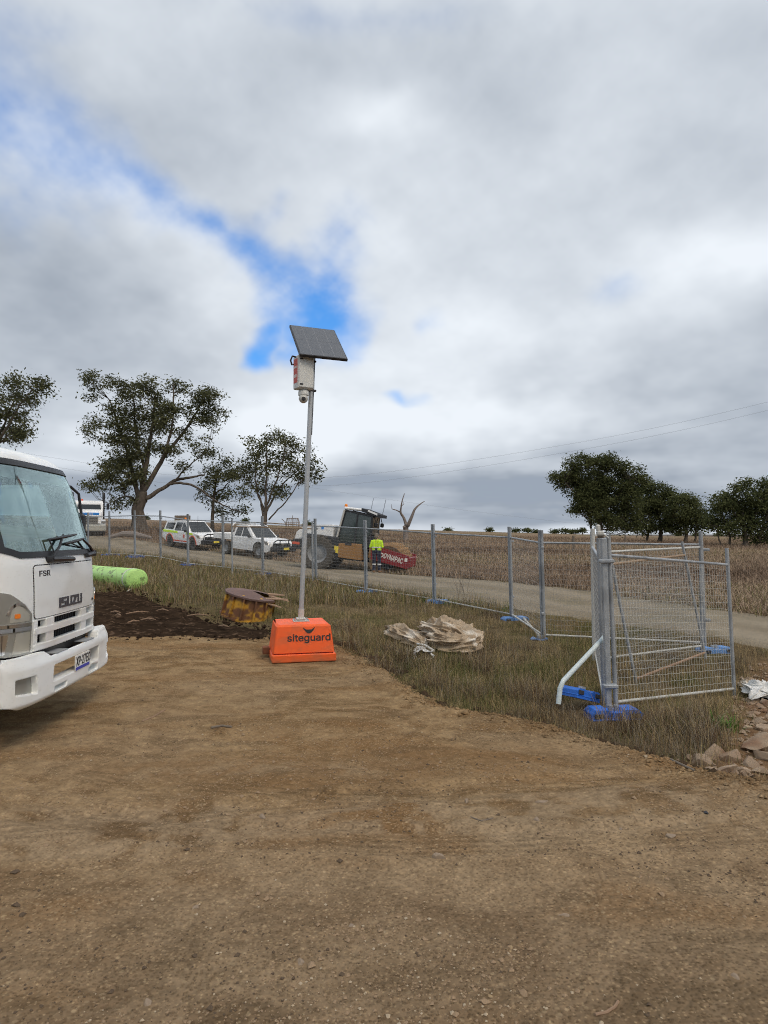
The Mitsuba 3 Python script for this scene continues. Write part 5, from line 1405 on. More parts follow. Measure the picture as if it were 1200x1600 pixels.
for nm, seed, n, thr, sc, m, lab in [('gravel', 1, 36000, 0.55, 0.0048, 'peb_brown', 'fine brown gravel strewn over the dirt yard'), ('gravel', 2, 5000, 0.60, 0.0050, 'peb_pale', 'pale grit strewn over the dirt yard'), ('gravel', 3, 14000, 0.55, 0.0050, 'peb_dark', 'dark grit strewn over the dirt yard')]:
    scene[m] = {'type': 'diffuse', 'reflectance': {'type': 'rgb', 'value': {'peb_brown': [.30, .215, .14], 'peb_pale': [.42, .34, .24], 'peb_dark': [.115, .085, .06]}[m]}}
    pl_, s = pebble_sites(n, seed, 2.4, 11, thr, sc)
    v, f, _ = scatter(octa, pl_, s, seed)
    single(nm, tm(v, f), m, lab, None, None, False, kind='stuff')
# clods on the dark soil and along the scraped verge
r = np.random.default_rng(5)
xy = np.c_[r.uniform(-12, -1.8, 2600), r.uniform(12.2, 18.4, 2600)]
xy = xy[sdist(SOIL, xy) > -0.25]
s = np.clip(r.lognormal(math.log(.035), .5, len(xy)), .012, .12)
v, f, _ = scatter(octa, np.c_[xy, Hq(xy) + 0.05 + lump(xy, 2.2, 0.07, 72, 5)], s, 9)
single('soil_clods', tm(v, f), 'black_soil', 'dark clods on the freshly turned soil', None, None, False, kind='stuff')
ed = YARD[(YARD[:, 0] > -3) & (YARD[:, 0] < 6) & (YARD[:, 1] > 4.5)]
tt = r.uniform(0, len(ed) - 1.001, 5200)
i0 = tt.astype(int)
xy = ed[i0] + (ed[i0 + 1] - ed[i0]) * (tt - i0)[:, None] + r.normal(0, .17, (len(tt), 2))
s = np.clip(r.lognormal(math.log(.013), .5, len(xy)), .004, .06)
v, f, _ = scatter(octa, np.c_[xy, np.maximum(ground_z(xy), yard_z(xy)) + s * .2], s, 10)
single('edge_crumbs', tm(v, f), 'dirt', 'crumbs of earth along the ragged edge of the dirt yard', None, None, False, kind='stuff')
rx_ = r.uniform(2.9, 7.0, 5000)
ry_ = r.uniform(5.8, 11.5, 5000)
xy = np.c_[rx_, ry_]
xy = xy[(rx_ > 3.2 + 0.62 * (ry_ - 6.9)) & (sdist(YARD, xy) < .05)]
s = np.clip(r.lognormal(math.log(.017), .65, len(xy)), .005, .07)
v, f, _ = scatter(octa, np.c_[xy, ground_z(xy) + s * .25], s, 12)
single('rubble', tm(v, f), 'rock_tan', 'small stones and crumbs over the eroded bank right of the gate', None, None, False, kind='stuff')
tt = r.uniform(0, len(ed) - 1.001, 4200)
i0 = tt.astype(int)
tang = ed[i0 + 1] - ed[i0]
nrm = np.c_[-tang[:, 1], tang[:, 0]] / np.linalg.norm(tang, axis=1, keepdims=True)
xy = ed[i0] + tang * (tt - i0)[:, None] + nrm * (0.12 + np.abs(r.normal(0, .16, (len(tt), 1))))
s = np.clip(r.lognormal(math.log(.019), .55, len(xy)), .006, .08)
v, f, _ = scatter(octa, np.c_[xy, np.maximum(ground_z(xy), yard_z(xy)) + s * .2], s, 14)
scene['dark_earth'] = {'type': 'diffuse', 'reflectance': {'type': 'rgb', 'value': [.062, .043, .028]}}
single('edge_clods', tm(v, f), 'dark_earth', 'dark clods of earth under the grass along the yard edge', None, None, False, kind='stuff')
# bark, sticks and chips on the dark soil
scr = sorted((r.uniform(-7.5, -2.6), r.uniform(12.5, 15.0)) for _ in range(16))
for i, (x, y) in enumerate(scr):
    if sdist(SOIL, np.array([[x, y]]))[0] < 0.1:
        continue
    L = r.uniform(.12, .5)
    a_ = r.uniform(-.7, .7)
    z = Hq(np.array([[x, y]]))[0] + .12
    single('wood_scrap', tube([(x - L / 2 * math.cos(a_), y - L / 2 * math.sin(a_), z), (x, y, z + .03), (x + L / 2 * math.cos(a_), y + L / 2 * math.sin(a_), z + .01)], [.012, .02, .008], 5), 'splinter', 'pale scrap of wood on the dark soil strip', 'wood scrap', 'wood scraps on the dark soil', 40)

# ------------------------------------------------------------------ trees
def leaves(centres, n, spread, size, seed, cols, droop=0.5):
    r = np.random.default_rng(seed)
    N = len(centres) * n
    c = np.repeat(centres, n, 0) + r.normal(0, 1, (N, 3)) * spread * np.array([1, 1, 0.7])
    d = r.normal(0, 1, (N, 3))
    d[:, 2] = d[:, 2] * 0.6 - droop
    d /= np.linalg.norm(d, axis=1, keepdims=True)
    w = np.cross(d, r.normal(0, 1, (N, 3)))
    w /= np.linalg.norm(w, axis=1, keepdims=True)
    L = size * r.uniform(0.6, 1.3, (N, 1))
    v = np.stack([c, c + d * L * 0.5 + w * L * 0.20, c + d * L, c + d * L * 0.5 - w * L * 0.20], 1).reshape(-1, 3)
    q = np.arange(N)[:, None] * 4
    f = np.vstack([q + [0, 1, 2], q + [0, 2, 3]])
    t = np.clip(np.repeat(r.random(len(centres)), n) * 0.6 + r.random(N) * 0.5, 0, 1)[:, None]
    col = np.asarray(cols[0]) * (1 - t) + np.asarray(cols[1]) * t
    return tm(v, f), np.repeat(col, 4, 0)


OLIVE = ((0.045, 0.052, 0.027), (0.165, 0.170, 0.088))
DARKG = ((0.032, 0.043, 0.019), (0.150, 0.165, 0.072))


def gum(label, base, limbs, blobs, seed, cols=OLIVE, dens=1.0, leaf=0.27, n=80, spread=0.36, depth=0.9, group=None, name='gum_tree', catg='tree', twig=0.02):
    """limbs: [(points (px right, px up) from the base, r0, r1)], blobs: (px, px, rx, rz); one photo pixel is base distance / 1067 m"""
    r = np.random.default_rng(seed)
    s = base[1] / FPX
    k = thing(name, label, catg, group)
    nodes, tr = [], []
    for li, (pts, r0, r1) in enumerate(limbs):
        pts = np.asarray(pts, float) * s
        n_ = max(len(pts) * 4, 8)
        u = np.linspace(0, len(pts) - 1, n_)
        x, z = (PchipInterpolator(np.arange(len(pts)), pts[:, i_])(u) for i_ in (0, 1))
        dirn = r.uniform(-1, 1) * depth * 0.55
        y = dirn * np.maximum(z - pts[0, 1], 0) * 0.6 if li else 0 * z
        if li:
            y = y * (0.5 if len(limbs) > 3 else 0.3)
        q = np.c_[x, y, z] + np.cumsum(r.normal(0, 0.05, (n_, 3)), 0) * (0.35 if li == 0 else 1.0)
        q[0] = [pts[0, 0], y[0], pts[0, 1]]
        rad_ = np.linspace(0, 1, n_)
        rr_ = r0 * (1 - rad_) + r1 * rad_
        if li == 0:
            rr_ = rr_ * (1 + 0.7 * np.exp(-z / 0.5))
        tr.append(tube(q, rr_, 9))
        nodes.append(np.c_[q[n_ // 4:], rr_[n_ // 4:]])
    seeds = []
    for (bx_, bz_, rx, rz_) in blobs:
        cnt = max(3, int(dens * rx * rz_ * s * s * 9.0))
        oy = r.normal(0, depth * rx * s * 0.4)
        p_ = r.normal(0, 1, (cnt, 3))
        p_ /= np.linalg.norm(p_, axis=1, keepdims=True)
        p_ *= (r.uniform(0.15, 1, (cnt, 1)) ** 0.5)
        seeds.append(np.c_[bx_ * s, oy, bz_ * s] + p_ * np.array([rx * s, max(rx, rz_) * s * depth, rz_ * s]))
    seeds = np.vstack(seeds)
    nodes = np.vstack(nodes)
    tw = []
    for q in seeds[r.random(len(seeds)) < 0.75]:
        dd = np.linalg.norm(nodes[:, :3] - q, axis=1) + np.maximum(nodes[:, 2] - q[2] + 0.3, 0) * 2
        a_ = nodes[np.argmin(dd)]
        mid = (a_[:3] + q) / 2 + r.normal(0, .12, 3) - [0, 0, .1 * np.linalg.norm(q - a_[:3])]
        tw.append(tube([a_[:3], mid, q], [min(a_[3] * .6, twig * 1.8), twig, twig * .4], 4, False))
    Mx = rz(0, base)
    part(k, 'trunk', tr[:1], 'bark', True, Mx)
    for t_ in tr[1:]:
        part(k, 'limb', t_, 'bark', True, Mx)
    if tw:
        labels[part(k, 'branchlets', tw, 'bark', False, Mx)] = {'kind': 'stuff'}
    lm, col = leaves(seeds, n, spread, leaf, seed + 1, cols)
    part(k, 'crown', lm, 'leafy', False, Mx, color=col)
    return k


def basept(u, v, d):
    q = P(u, v, d)
    q[2] = Hq(q[None, :2])[0] - 0.15
    return q


def rel(pts, u0, v0):
    return [(u - u0, v0 - v) for u, v in pts]


b = basept(216, 830, 60)
U0, V0 = 216, 835 - (b[2] - EYE) * FPX / 60
L_ = lambda pts: rel(pts, U0, V0)
B_ = lambda bl: [(u - U0, V0 - v, rx, rz_) for u, v, rx, rz_ in bl]
limbs = [(L_([(217, 836), (216, 815), (214, 797), (219, 780), (222, 768)]), 0.62, 0.42), (L_([(219, 782), (205, 745), (190, 700), (172, 655), (152, 612)]), 0.22, 0.06), (L_([(221, 772), (226, 720), (234, 670), (238, 615)]), 0.26, 0.06),
         (L_([(222, 770), (248, 725), (272, 690), (300, 650), (318, 618)]), 0.24, 0.05), (L_([(221, 779), (246, 766), (272, 752), (300, 748), (322, 747)]), 0.22, 0.06), (L_([(262, 757), (290, 754), (312, 765), (330, 780), (352, 792), (380, 800)]), 0.12, 0.04), (L_([(270, 753), (290, 735), (310, 720), (325, 705)]), .08, .03),
         (L_([(213, 785), (198, 770), (182, 778), (170, 785)]), 0.10, 0.03), (L_([(221, 785), (232, 790), (238, 784)]), 0.13, 0.07), (L_([(210, 760), (185, 735), (165, 730), (148, 745)]), 0.11, 0.03), (L_([(228, 740), (212, 690), (205, 640), (200, 600)]), 0.14, 0.04), (L_([(250, 722), (262, 680), (268, 630), (266, 600)]), 0.12, 0.04)]
blobs = B_([(152, 598, 22, 13), (176, 602, 20, 13), (205, 612, 24, 20), (240, 605, 26, 17), (268, 600, 18, 14), (300, 612, 24, 16), (322, 618, 20, 16), (325, 640, 20, 14), (302, 645, 22, 18), (334, 660, 10, 10), (158, 660, 22, 12), (142, 672, 12, 12), (168, 684, 28, 12), (200, 668, 26, 26), (236, 650, 26, 24), (262, 662, 20, 20),
             (285, 676, 16, 13), (306, 688, 14, 10), (196, 705, 24, 18), (220, 700, 18, 22), (164, 742, 22, 20), (186, 738, 22, 22), (152, 762, 12, 8), (180, 770, 18, 14), (204, 740, 20, 24), (222, 748, 14, 14), (138, 757, 8, 6), (210, 782, 8, 6), (186, 788, 8, 7), (250, 700, 14, 14), (268, 700, 10, 8), (282, 728, 10, 7), (313, 708, 9, 6), (330, 706, 4, 4), (182, 636, 22, 14), (212, 642, 22, 18), (190, 660, 18, 14), (146, 615, 14, 10), (252, 628, 22, 16), (280, 640, 20, 16), (186, 724, 24, 18), (160, 720, 12, 10), (236, 694, 16, 14)])
gum('tall spreading gum tree with thick dark trunk, the largest tree on the left', b, limbs, blobs, 11, n=80, dens=0.95)
b = basept(331, 826, 62)
U0, V0 = 331, 835 - (b[2] - EYE) * FPX / 62
gum('small thin gum tree behind the canopy ute, under the long low limb', b, [(L_([(331, 830), (332, 790), (336, 755), (340, 735)]), 0.16, 0.06), (L_([(334, 775), (350, 762), (362, 750)]), 0.08, 0.03), (L_([(333, 800), (345, 790), (356, 780)]), .05, .02)],
    B_([(336, 738, 16, 12), (328, 760, 12, 14), (350, 745, 22, 14), (366, 738, 14, 12), (322, 778, 8, 10), (342, 780, 14, 12), (360, 772, 12, 10), (372, 796, 14, 7), (345, 800, 10, 8), (380, 770, 8, 8), (352, 722, 8, 6)]), 12, n=80, dens=0.9)
b = basept(412, 834, 58)
U0, V0 = 412, 835 - (b[2] - EYE) * FPX / 58
gum('rounded gum tree with a fan of stems behind the tray ute', b,
    [(L_([(412, 836), (412, 820), (413, 805)]), 0.30, 0.20), (L_([(413, 812), (408, 785), (396, 760), (384, 735)]), 0.10, 0.03), (L_([(413, 808), (416, 775), (418, 740), (420, 690)]), 0.14, 0.03), (L_([(414, 808), (428, 780), (450, 758), (476, 735)]), 0.12, 0.03), (L_([(413, 800), (402, 770), (400, 735), (402, 700)]), 0.09, 0.03), (L_([(416, 790), (432, 755), (444, 725), (450, 700)]), 0.09, 0.03), (L_([(420, 812), (445, 785), (470, 755), (490, 735)]), .07, .02)],
    B_([(404, 690, 18, 12), (424, 682, 18, 11), (448, 690, 18, 12), (468, 702, 16, 12), (484, 722, 16, 12), (440, 710, 20, 14), (408, 712, 20, 14), (388, 724, 18, 12), (374, 738, 16, 12), (395, 745, 20, 12), (424, 735, 20, 14), (456, 735, 20, 14), (478, 742, 12, 10), (432, 762, 14, 10), (410, 765, 10, 8), (492, 738, 8, 7), (437, 768, 10, 8)]), 13, n=80, dens=0.95)
b = basept(-40, 832, 52)
U0, V0 = -40, 835 - (b[2] - EYE) * FPX / 52
gum('gum tree cut off by the left edge above the white cab-over truck', b, [(L_([(-40, 836), (-38, 780), (-30, 720)]), 0.45, 0.25), (L_([(-34, 740), (-5, 690), (20, 650), (45, 615)]), 0.16, 0.03), (L_([(-34, 745), (-45, 680), (-50, 620)]), 0.2, 0.05), (L_([(-32, 730), (-15, 700), (5, 680), (25, 670)]), 0.1, 0.03), (L_([(-10, 695), (10, 640), (20, 600)]), .1, .03)],
    B_([(10, 594, 24, 12), (40, 600, 22, 14), (62, 604, 12, 12), (20, 622, 26, 16), (45, 624, 14, 10), (5, 645, 22, 16), (30, 650, 12, 10), (8, 675, 26, 16), (22, 662, 14, 10), (-30, 620, 40, 30), (-50, 660, 40, 30), (-20, 680, 24, 16), (-70, 620, 30, 30), (30, 680, 8, 6)]), 14, n=80, dens=0.95)
# the dark stand on the right
def stand(label, u, d, vb, blobs, seed, stems):
    b_ = basept(u, vb, d)
    v0 = 835 - (b_[2] - EYE) * FPX / d
    lim = [(rel(s_, u, v0), r0, r1) for s_, r0, r1 in stems]
    gum(label, b_, lim, [(x - u, v0 - y, rx, rz_) for x, y, rx, rz_ in blobs], seed, DARKG, dens=1.45, leaf=0.30, n=80, spread=0.36, group='dark gum trees on the right', depth=0.8)


stand('tallest dark gum tree, at the left end of the right-hand stand', 938, 76, 845, [(872, 748, 12, 8), (890, 735, 20, 14), (912, 722, 22, 12), (938, 720, 26, 10), (960, 728, 22, 14), (985, 740, 20, 14), (1000, 750, 14, 12), (900, 755, 22, 18), (930, 750, 34, 26), (965, 765, 34, 26), (985, 775, 20, 24), (912, 778, 20, 18), (942, 792, 32, 20), (925, 806, 14, 14), (970, 805, 26, 18), (992, 800, 14, 16), (866, 745, 8, 6), (905, 792, 14, 12), (955, 815, 24, 12), (985, 822, 20, 10), (930, 770, 30, 22)], 21,
      [([(938, 848), (938, 825), (930, 805)], .30, .22), ([(932, 812), (912, 785), (895, 765), (880, 750)], .13, .04), ([(934, 815), (940, 780), (938, 740)], .18, .05), ([(930, 810), (960, 780), (985, 750)], .14, .04), ([(925, 848), (922, 820), (915, 790)], .14, .06), ([(920, 810), (905, 795), (896, 780)], .07, .02), ([(950, 815), (975, 806), (990, 798)], .08, .03)])
stand('broad dark gum tree just right of the tallest one in the right-hand stand', 1030, 82, 845, [(1010, 765, 18, 14), (1030, 770, 22, 14), (1048, 772, 14, 8), (1012, 790, 26, 20), (1035, 795, 26, 18), (1005, 812, 22, 14), (1045, 812, 22, 12), (1020, 760, 10, 6), (1030, 822, 26, 9), (1008, 826, 14, 7)], 22, [([(1030, 848), (1032, 825), (1028, 790)], .24, .12), ([(1010, 848), (1012, 825), (1008, 800)], .16, .08), ([(1030, 825), (1048, 800), (1058, 790)], .10, .04)])
stand('lower dark gum tree right of the broad one, with light showing under its crown', 1075, 80, 846, [(1065, 785, 20, 12), (1085, 790, 18, 12), (1060, 800, 24, 16), (1085, 806, 22, 16), (1100, 808, 10, 12), (1070, 778, 12, 6), (1075, 820, 20, 8), (1095, 824, 14, 8), (1060, 826, 14, 7)], 23, [([(1070, 850), (1072, 828), (1070, 800)], .2, .1), ([(1085, 850), (1088, 828), (1090, 805)], .14, .07), ([(1072, 830), (1058, 812), (1050, 805)], .09, .04)])
stand('large dark gum tree at the right edge with a ragged taller top', 1165, 66, 860, [(1125, 788, 18, 14), (1140, 775, 20, 12), (1160, 762, 18, 8), (1180, 756, 16, 7), (1198, 755, 14, 8), (1150, 795, 30, 20), (1185, 780, 30, 20), (1120, 812, 16, 16), (1150, 822, 30, 16), (1190, 815, 30, 20), (1215, 790, 26, 30), (1240, 780, 30, 30), (1240, 820, 30, 24), (1215, 840, 24, 12), (1185, 838, 18, 10)], 24,
      [([(1165, 866), (1166, 840), (1162, 800)], .26, .14), ([(1163, 825), (1150, 800), (1140, 780)], .12, .04), ([(1165, 828), (1185, 795), (1195, 765)], .12, .04), ([(1140, 862), (1140, 838), (1132, 810)], .14, .06), ([(1182, 866), (1186, 840), (1195, 810)], .16, .06), ([(1128, 858), (1124, 838), (1120, 820)], .08, .04)])
# dead tree
b = basept(635, 838, 66)
V0 = 835 - (b[2] - EYE) * FPX / 66
s_ = 66 / FPX
k = thing('dead_tree', 'bare forked dead tree standing in the paddock right of the roller', 'dead tree')
def dl(pts, r0, r1, seed):
    q = np.array([((u - 635) * s_, 0.25 * math.sin(i + seed), (V0 - v) * s_) for i, (u, v) in enumerate(pts)])
    u = np.linspace(0, len(q) - 1, len(q) * 4)
    q = np.c_[[PchipInterpolator(np.arange(len(q)), q[:, j])(u) for j in range(3)]].T
    return tube(q, np.linspace(r0, r1, len(q)) * 0.72, 8)
part(k, 'trunk', dl([(634.5, 850), (634, 840), (634.5, 826), (636, 818)], 0.42, 0.30, 0), 'dead_wood', True, rz(0, b))
for i, (pts, r0, r1) in enumerate([([(635, 822), (631, 809), (626, 800), (627.5, 787), (632, 771)], .22, .05), ([(626.5, 801), (619, 797), (612.5, 795), (612, 788)], .09, .03), ([(637, 822), (643, 808), (648, 796), (656, 788), (664, 783)], .26, .04), ([(628, 790), (631, 787), (630.5, 784)], .05, .02), ([(632, 825), (631, 823), (632, 830)], .2, .12)]):
    part(k, 'limb', dl(pts, r0, r1, i + 1), 'dead_wood', True, rz(0, b))
# far trees along the horizon
for i, (u, w, h) in enumerate([(765, 10, 6), (806, 16, 5), (824, 14, 6), (838, 10, 4), (866, 22, 5), (884, 18, 7), (897, 14, 7), (910, 16, 8), (700, 8, 3), (140, 20, 14), (228, 8, 5), (384, 10, 8), (482, 14, 6), (1060, 20, 6), (1090, 20, 5), (1125, 14, 5)]):
    d_ = 300.0 if i != 9 else 180
    ordn = ('first', 'second', 'third', 'fourth', 'fifth', 'sixth', 'seventh', 'eighth', 'ninth', 'tenth', 'eleventh', 'twelfth', 'thirteenth', 'fourteenth')[sorted(q_ for q_ in (765, 806, 824, 838, 866, 884, 897, 910, 700, 140, 228, 384, 482, 1060, 1090, 1125) if (q_ > 600) == (u > 600)).index(u)]
    q = P(u, 840, d_)
    q[2] = H(q[None, :2])[0] - 0.3
    s_ = d_ / FPX
    gum(f'{ordn} tiny dark tree from the left on the right skyline' if u > 600 else f'{ordn} tiny dark tree from the left on the left skyline', q, [([(0, 0), (0, h * .5)], 0.3, 0.15), ([(0, h * .3), (w * .2, h * .7)], .12, .05)], [(-w * .25, h * .8, w * .28, h * .35), (w * .2, h * .85, w * .3, h * .35), (0, h * 1.0, w * .3, h * .25)], 60 + i, DARKG, dens=0.16, leaf=0.9, n=40, spread=0.6, group='far trees on the right skyline' if u > 600 else 'far trees on the left skyline', name='far_tree', twig=.05)

# ------------------------------------------------------------------ paddock things and power lines
b = basept(457, 828, 60)
b[2] += 0.3
k = thing('hay_feeder', 'round steel hay feeder cage with flared bars in the paddock left of the camera pole', 'hay feeder')
for i in range(16):
    a_ = i * 2 * math.pi / 16
    c, s = math.cos(a_), math.sin(a_)
    part(k, 'bar', [tube([(.62 * c, .62 * s, 0), (.62 * c, .62 * s, 1.1), (.50 * c, .50 * s, 1.5)], .018, 5)], 'rusty_pipe', False, rz(0, b))
for z, rr_ in ((.05, .62), (.55, .62), (1.1, .62), (1.5, .5)):
    aa = np.linspace(0, 2 * math.pi, 25)
    part(k, 'hoop', [tube(np.c_[rr_ * np.cos(aa), rr_ * np.sin(aa), 0 * aa + z], .022, 5, False)], 'rusty_pipe', False, rz(0, b))
part(k, 'centre_pole', [tube([(0, 0, 0), (0, 0, 1.75)], .03, 6)], 'rusty_pipe', False, rz(0, b))
part(k, 'arm', [tube([(-.6, 0, 1.0), (-.75, 0, 1.25), (-.95, 0, 1.45)], .03, 6)], 'rusty_pipe', False, rz(0, b))
b = basept(285, 826, 57)
k = thing('sign_board', 'plain grey-brown board on posts behind the canopy ute', 'board')
part(k, 'board', [bx((0, 0, 1.05), (1.3, 0.04, 0.75), 0.01)], 'weathered_timber', False, rz(0.1, b + [0, 0, 0.35]))
for x in (-.5, .5):
    part(k, 'leg', [bx((x, .05, 0.4), (.08, .06, 1.3), 0.01)], 'weathered_timber', False, rz(0.1, b + [0, 0, 0.35]))
for u, v, d, h, lab in [(896, 860, 42, 1.35, 'lone weathered wooden post in the paddock left of the gate'), (977, 846, 70, 1.1, 'short wooden post under the dark stand of trees')]:
    b = basept(u, v, d)
    single('paddock_post', [tube([(0, 0, 0), (.02, 0, h * .5), (0, 0, h)], [.10, .085, .075], 8)], 'weathered_timber', lab, 'post', None, 40, rz(0, b))
b = basept(205, 836, 50)
single('fallen_log', [tube([(-1.6, 0, .35), (-.6, .1, .6), (.3, 0, .55), (1.5, 0, .3)], [.12, .2, .22, .1], 8)], 'dead_wood', 'grey fallen log in the grass left of the big gum trunk', 'log', None, 40, rz(0, b))
def line(pts, r, lab, sag=None):
    q = np.array([P(u, v, d) for u, v, d in pts])
    t_ = np.arange(len(q))
    u = np.linspace(0, len(q) - 1, 90)
    q = np.c_[[PchipInterpolator(t_, q[:, j])(u) for j in range(3)]].T
    single('power_line', tube(q, r * 0.55, 4, False), 'cable_grey', lab, 'power line', 'overhead power lines', False)
line([(-300, 640, 80), (75, 714, 82), (300, 744, 82), (500, 746, 80), (900, 692, 74), (1200, 628, 68), (1500, 545, 62)], .016, 'upper overhead wire crossing the sky from the right edge')
line([(-300, 655, 80), (75, 728, 82), (300, 757, 82), (500, 759, 80), (900, 704, 74), (1200, 641, 68), (1500, 558, 62)], .016, 'overhead wire just below the upper one')
line([(240, 725, 120), (380, 745, 122), (487, 762, 124), (740, 799, 130), (905, 818, 134)], .018, 'faint far wire sloping down to the right behind the dead tree')

# ------------------------------------------------------------------ grass
def tuft(seed, n, rad_, h0, h1, w, cols, lean=0.5, seg=3):
    r = np.random.default_rng(seed)
    a, q = r.uniform(0, 2 * np.pi, n), rad_ * np.sqrt(r.random(n))
    base = np.c_[q * np.cos(a), q * np.sin(a), np.full(n, -0.03)]
    da = r.uniform(0, 2 * np.pi, n)
    h = r.uniform(h0, h1, n)
    ln_ = r.uniform(0.1, 1.0, n) * lean
    dirx = np.c_[np.cos(da), np.sin(da), np.zeros(n)]
    side = np.c_[-np.sin(da + r.normal(0, .6, n)), np.cos(da), np.zeros(n)]
    vs = []
    for i in range(seg + 1):
        t = i / seg
        c = base + dirx * (h * ln_ * t ** 1.8)[:, None] + np.c_[np.zeros((n, 2)), h * (t - 0.25 * ln_ * t * t)]
        ww = w * (1 - t) ** 0.7 * 0.5
        if i == seg:
            vs.append(c)
        else:
            vs += [c - side * ww, c + side * ww]
    V_ = np.stack(vs, 1)
    k_ = V_.shape[1]
    f = []
    for i in range(seg - 1):
        f += [[2 * i, 2 * i + 1, 2 * i + 3], [2 * i, 2 * i + 3, 2 * i + 2]]
    f += [[2 * seg - 2, 2 * seg - 1, 2 * seg]]
    F_ = (np.arange(n)[:, None, None] * k_ + np.array(f)[None]).reshape(-1, 3)
    ci = r.integers(0, len(cols), n)
    col = np.asarray(cols)[ci] * r.uniform(0.7, 1.25, (n, 1))
    return tm(V_.reshape(-1, 3), F_), np.repeat(col, k_, 0)


STRAW, OLV, BRN, GRY, GRN = (.37, .285, .155), (.15, .155, .06), (.19, .132, .078), (.26, .225, .175), (.07, .20, .03)
def field(name, label, groups, xy, pick, scale, zfn=ground_z):
    ids = []
    for gi, (m, col) in enumerate(groups):
        gid = f'{name}_clump_{gi}'
        scene[gid] = {'type': 'shapegroup', 'blades': mikit.ply(m, 'vcol', False, color=col)}
        ids.append(gid)
    z = zfn(xy)
    r = np.random.default_rng(len(xy))
    for i in range(len(xy)):
        s_ = float(scale[i])
        scene[f'{name}__{i + 1:03d}'] = {'type': 'instance', 'g': {'type': 'ref', 'id': ids[int(pick[i])]},
                                         'to_world': T().translate([float(xy[i, 0]), float(xy[i, 1]), float(z[i])]).rotate([0, 0, 1], float(r.uniform(0, 360))).scale([s_, s_, s_ * float(r.uniform(.8, 1.2))])}
    labels[name] = {'kind': 'stuff', 'label': label}


def polar(n, d0, d1, a0, a1, seed, power=1.0):
    r = np.random.default_rng(seed)
    d = np.exp(r.uniform(0, 1, n) ** power * math.log(d1 / d0)) * d0
    a = np.radians(r.uniform(a0, a1, n))
    return np.c_[d * np.sin(a), d * np.cos(a)]


def keep_verge(xy, m=0.08):
    blk = np.linalg.norm(xy - BMt[:2, 3], axis=1) > 0.75
    return (sdist(YARD, xy) + lump(xy, 2.3, .16, 41) < -m) & (sdist(ROAD, xy) + lump(xy, 1.2, .35, 61) < -.12) & (sdist(SOIL, xy) + lump(xy, 1.7, .3, 71) < -.15) & blk
roadside = np.array(ROADN[::-1] + [(60, -20), (60, -60), (-200, -60)])
R_ = np.random.default_rng(77)
xy = polar(17000, 5.2, 46, -34, 36, 31, 0.85)
near_side = sdist(ROADN and np.array(ROADN + [(-200, 150), (-200, -40), (14, -40)]), xy) > 0
xy = xy[keep_verge(xy) & near_side]
for u_, v_, d_, r_ in [(958, 1127, 8.0, .50), (907, 1092, 8.3, .42), (1116, 1024, 12.0, .5), (804, 974, 15.2, .5), (684, 946, 17.8, .5), (573, 930, 19.5, .5), (411, 902, 24.2, .5), (293, 887, 27.2, .6), (211, 874, 30.2, .7), (172, 871, 31.7, .7), (697, 1015, 11.7, .45), (640, 1000, 12.0, .35), (381, 970, 14.4, .5)]:
    c_ = P(u_, v_, d_)[:2]
    xy = xy[np.linalg.norm(xy - c_, axis=1) > r_]
bare = (xy[:, 0] + R_.normal(0, .12, len(xy)) > 3.3 + 0.62 * (xy[:, 1] - 6.9)) & (xy[:, 1] < 11.8)
xy = xy[~bare | (R_.random(len(xy)) < .06)]
ye = -sdist(YARD, xy)
xy = xy[(ye > .45) | (xy[:, 0] < -1.5) | (R_.random(len(xy)) < .45 + .5 * (fbm(np.c_[xy * 1.7, np.zeros(len(xy))], 2, 55) > .5))]
thin = fbm(np.c_[xy * .8, np.zeros(len(xy))], 3, 191) < .40
xy = xy[~thin | (R_.random(len(xy)) < .45)]
pat = fbm(np.c_[xy * .55, np.zeros(len(xy))], 3, 91)
pk_ = np.where(pat < .40, R_.choice([0, 2, 3, 1], len(xy)), np.where(pat < .50, R_.choice([0, 1, 3, 0], len(xy)), R_.choice([1, 4, 0, 4], len(xy))))
far = np.linalg.norm(xy, axis=1)
pk_ = np.where((far > 17), 5 + pk_ % 2, pk_)
pk_ = np.where(R_.random(len(xy)) < .09, 7, pk_)
groups = [tuft(1, 60, .22, .08, .25, .0045, [STRAW, STRAW, STRAW, BRN], .9), tuft(2, 70, .22, .06, .18, .0045, [OLV, OLV, OLV, STRAW], .9), tuft(3, 80, .16, .10, .30, .004, [BRN, BRN, GRY, (.10, .07, .045)], .8), tuft(4, 60, .24, .05, .18, .005, [BRN, BRN, GRY, STRAW], 1.4), tuft(5, 60, .2, .10, .28, .0045, [OLV, OLV, STRAW, (.14, .15, .05)], .7),
          tuft(6, 45, .30, .12, .34, .011, [STRAW, BRN, GRY, OLV], .7), tuft(7, 45, .30, .10, .28, .011, [OLV, STRAW, BRN, OLV], .7), tuft(8, 14, .2, .28, .52, .0045, [STRAW, STRAW, GRY], .5)]
field('verge_grass', 'tangled dry and olive grass between the dirt yard, the fence and the road', groups, xy, pk_, R_.uniform(.6, 1.2, len(xy)) * (1 + .15 * (far > 17)) * (1 - .45 * sstep(.7, .1, -sdist(YARD, xy))))
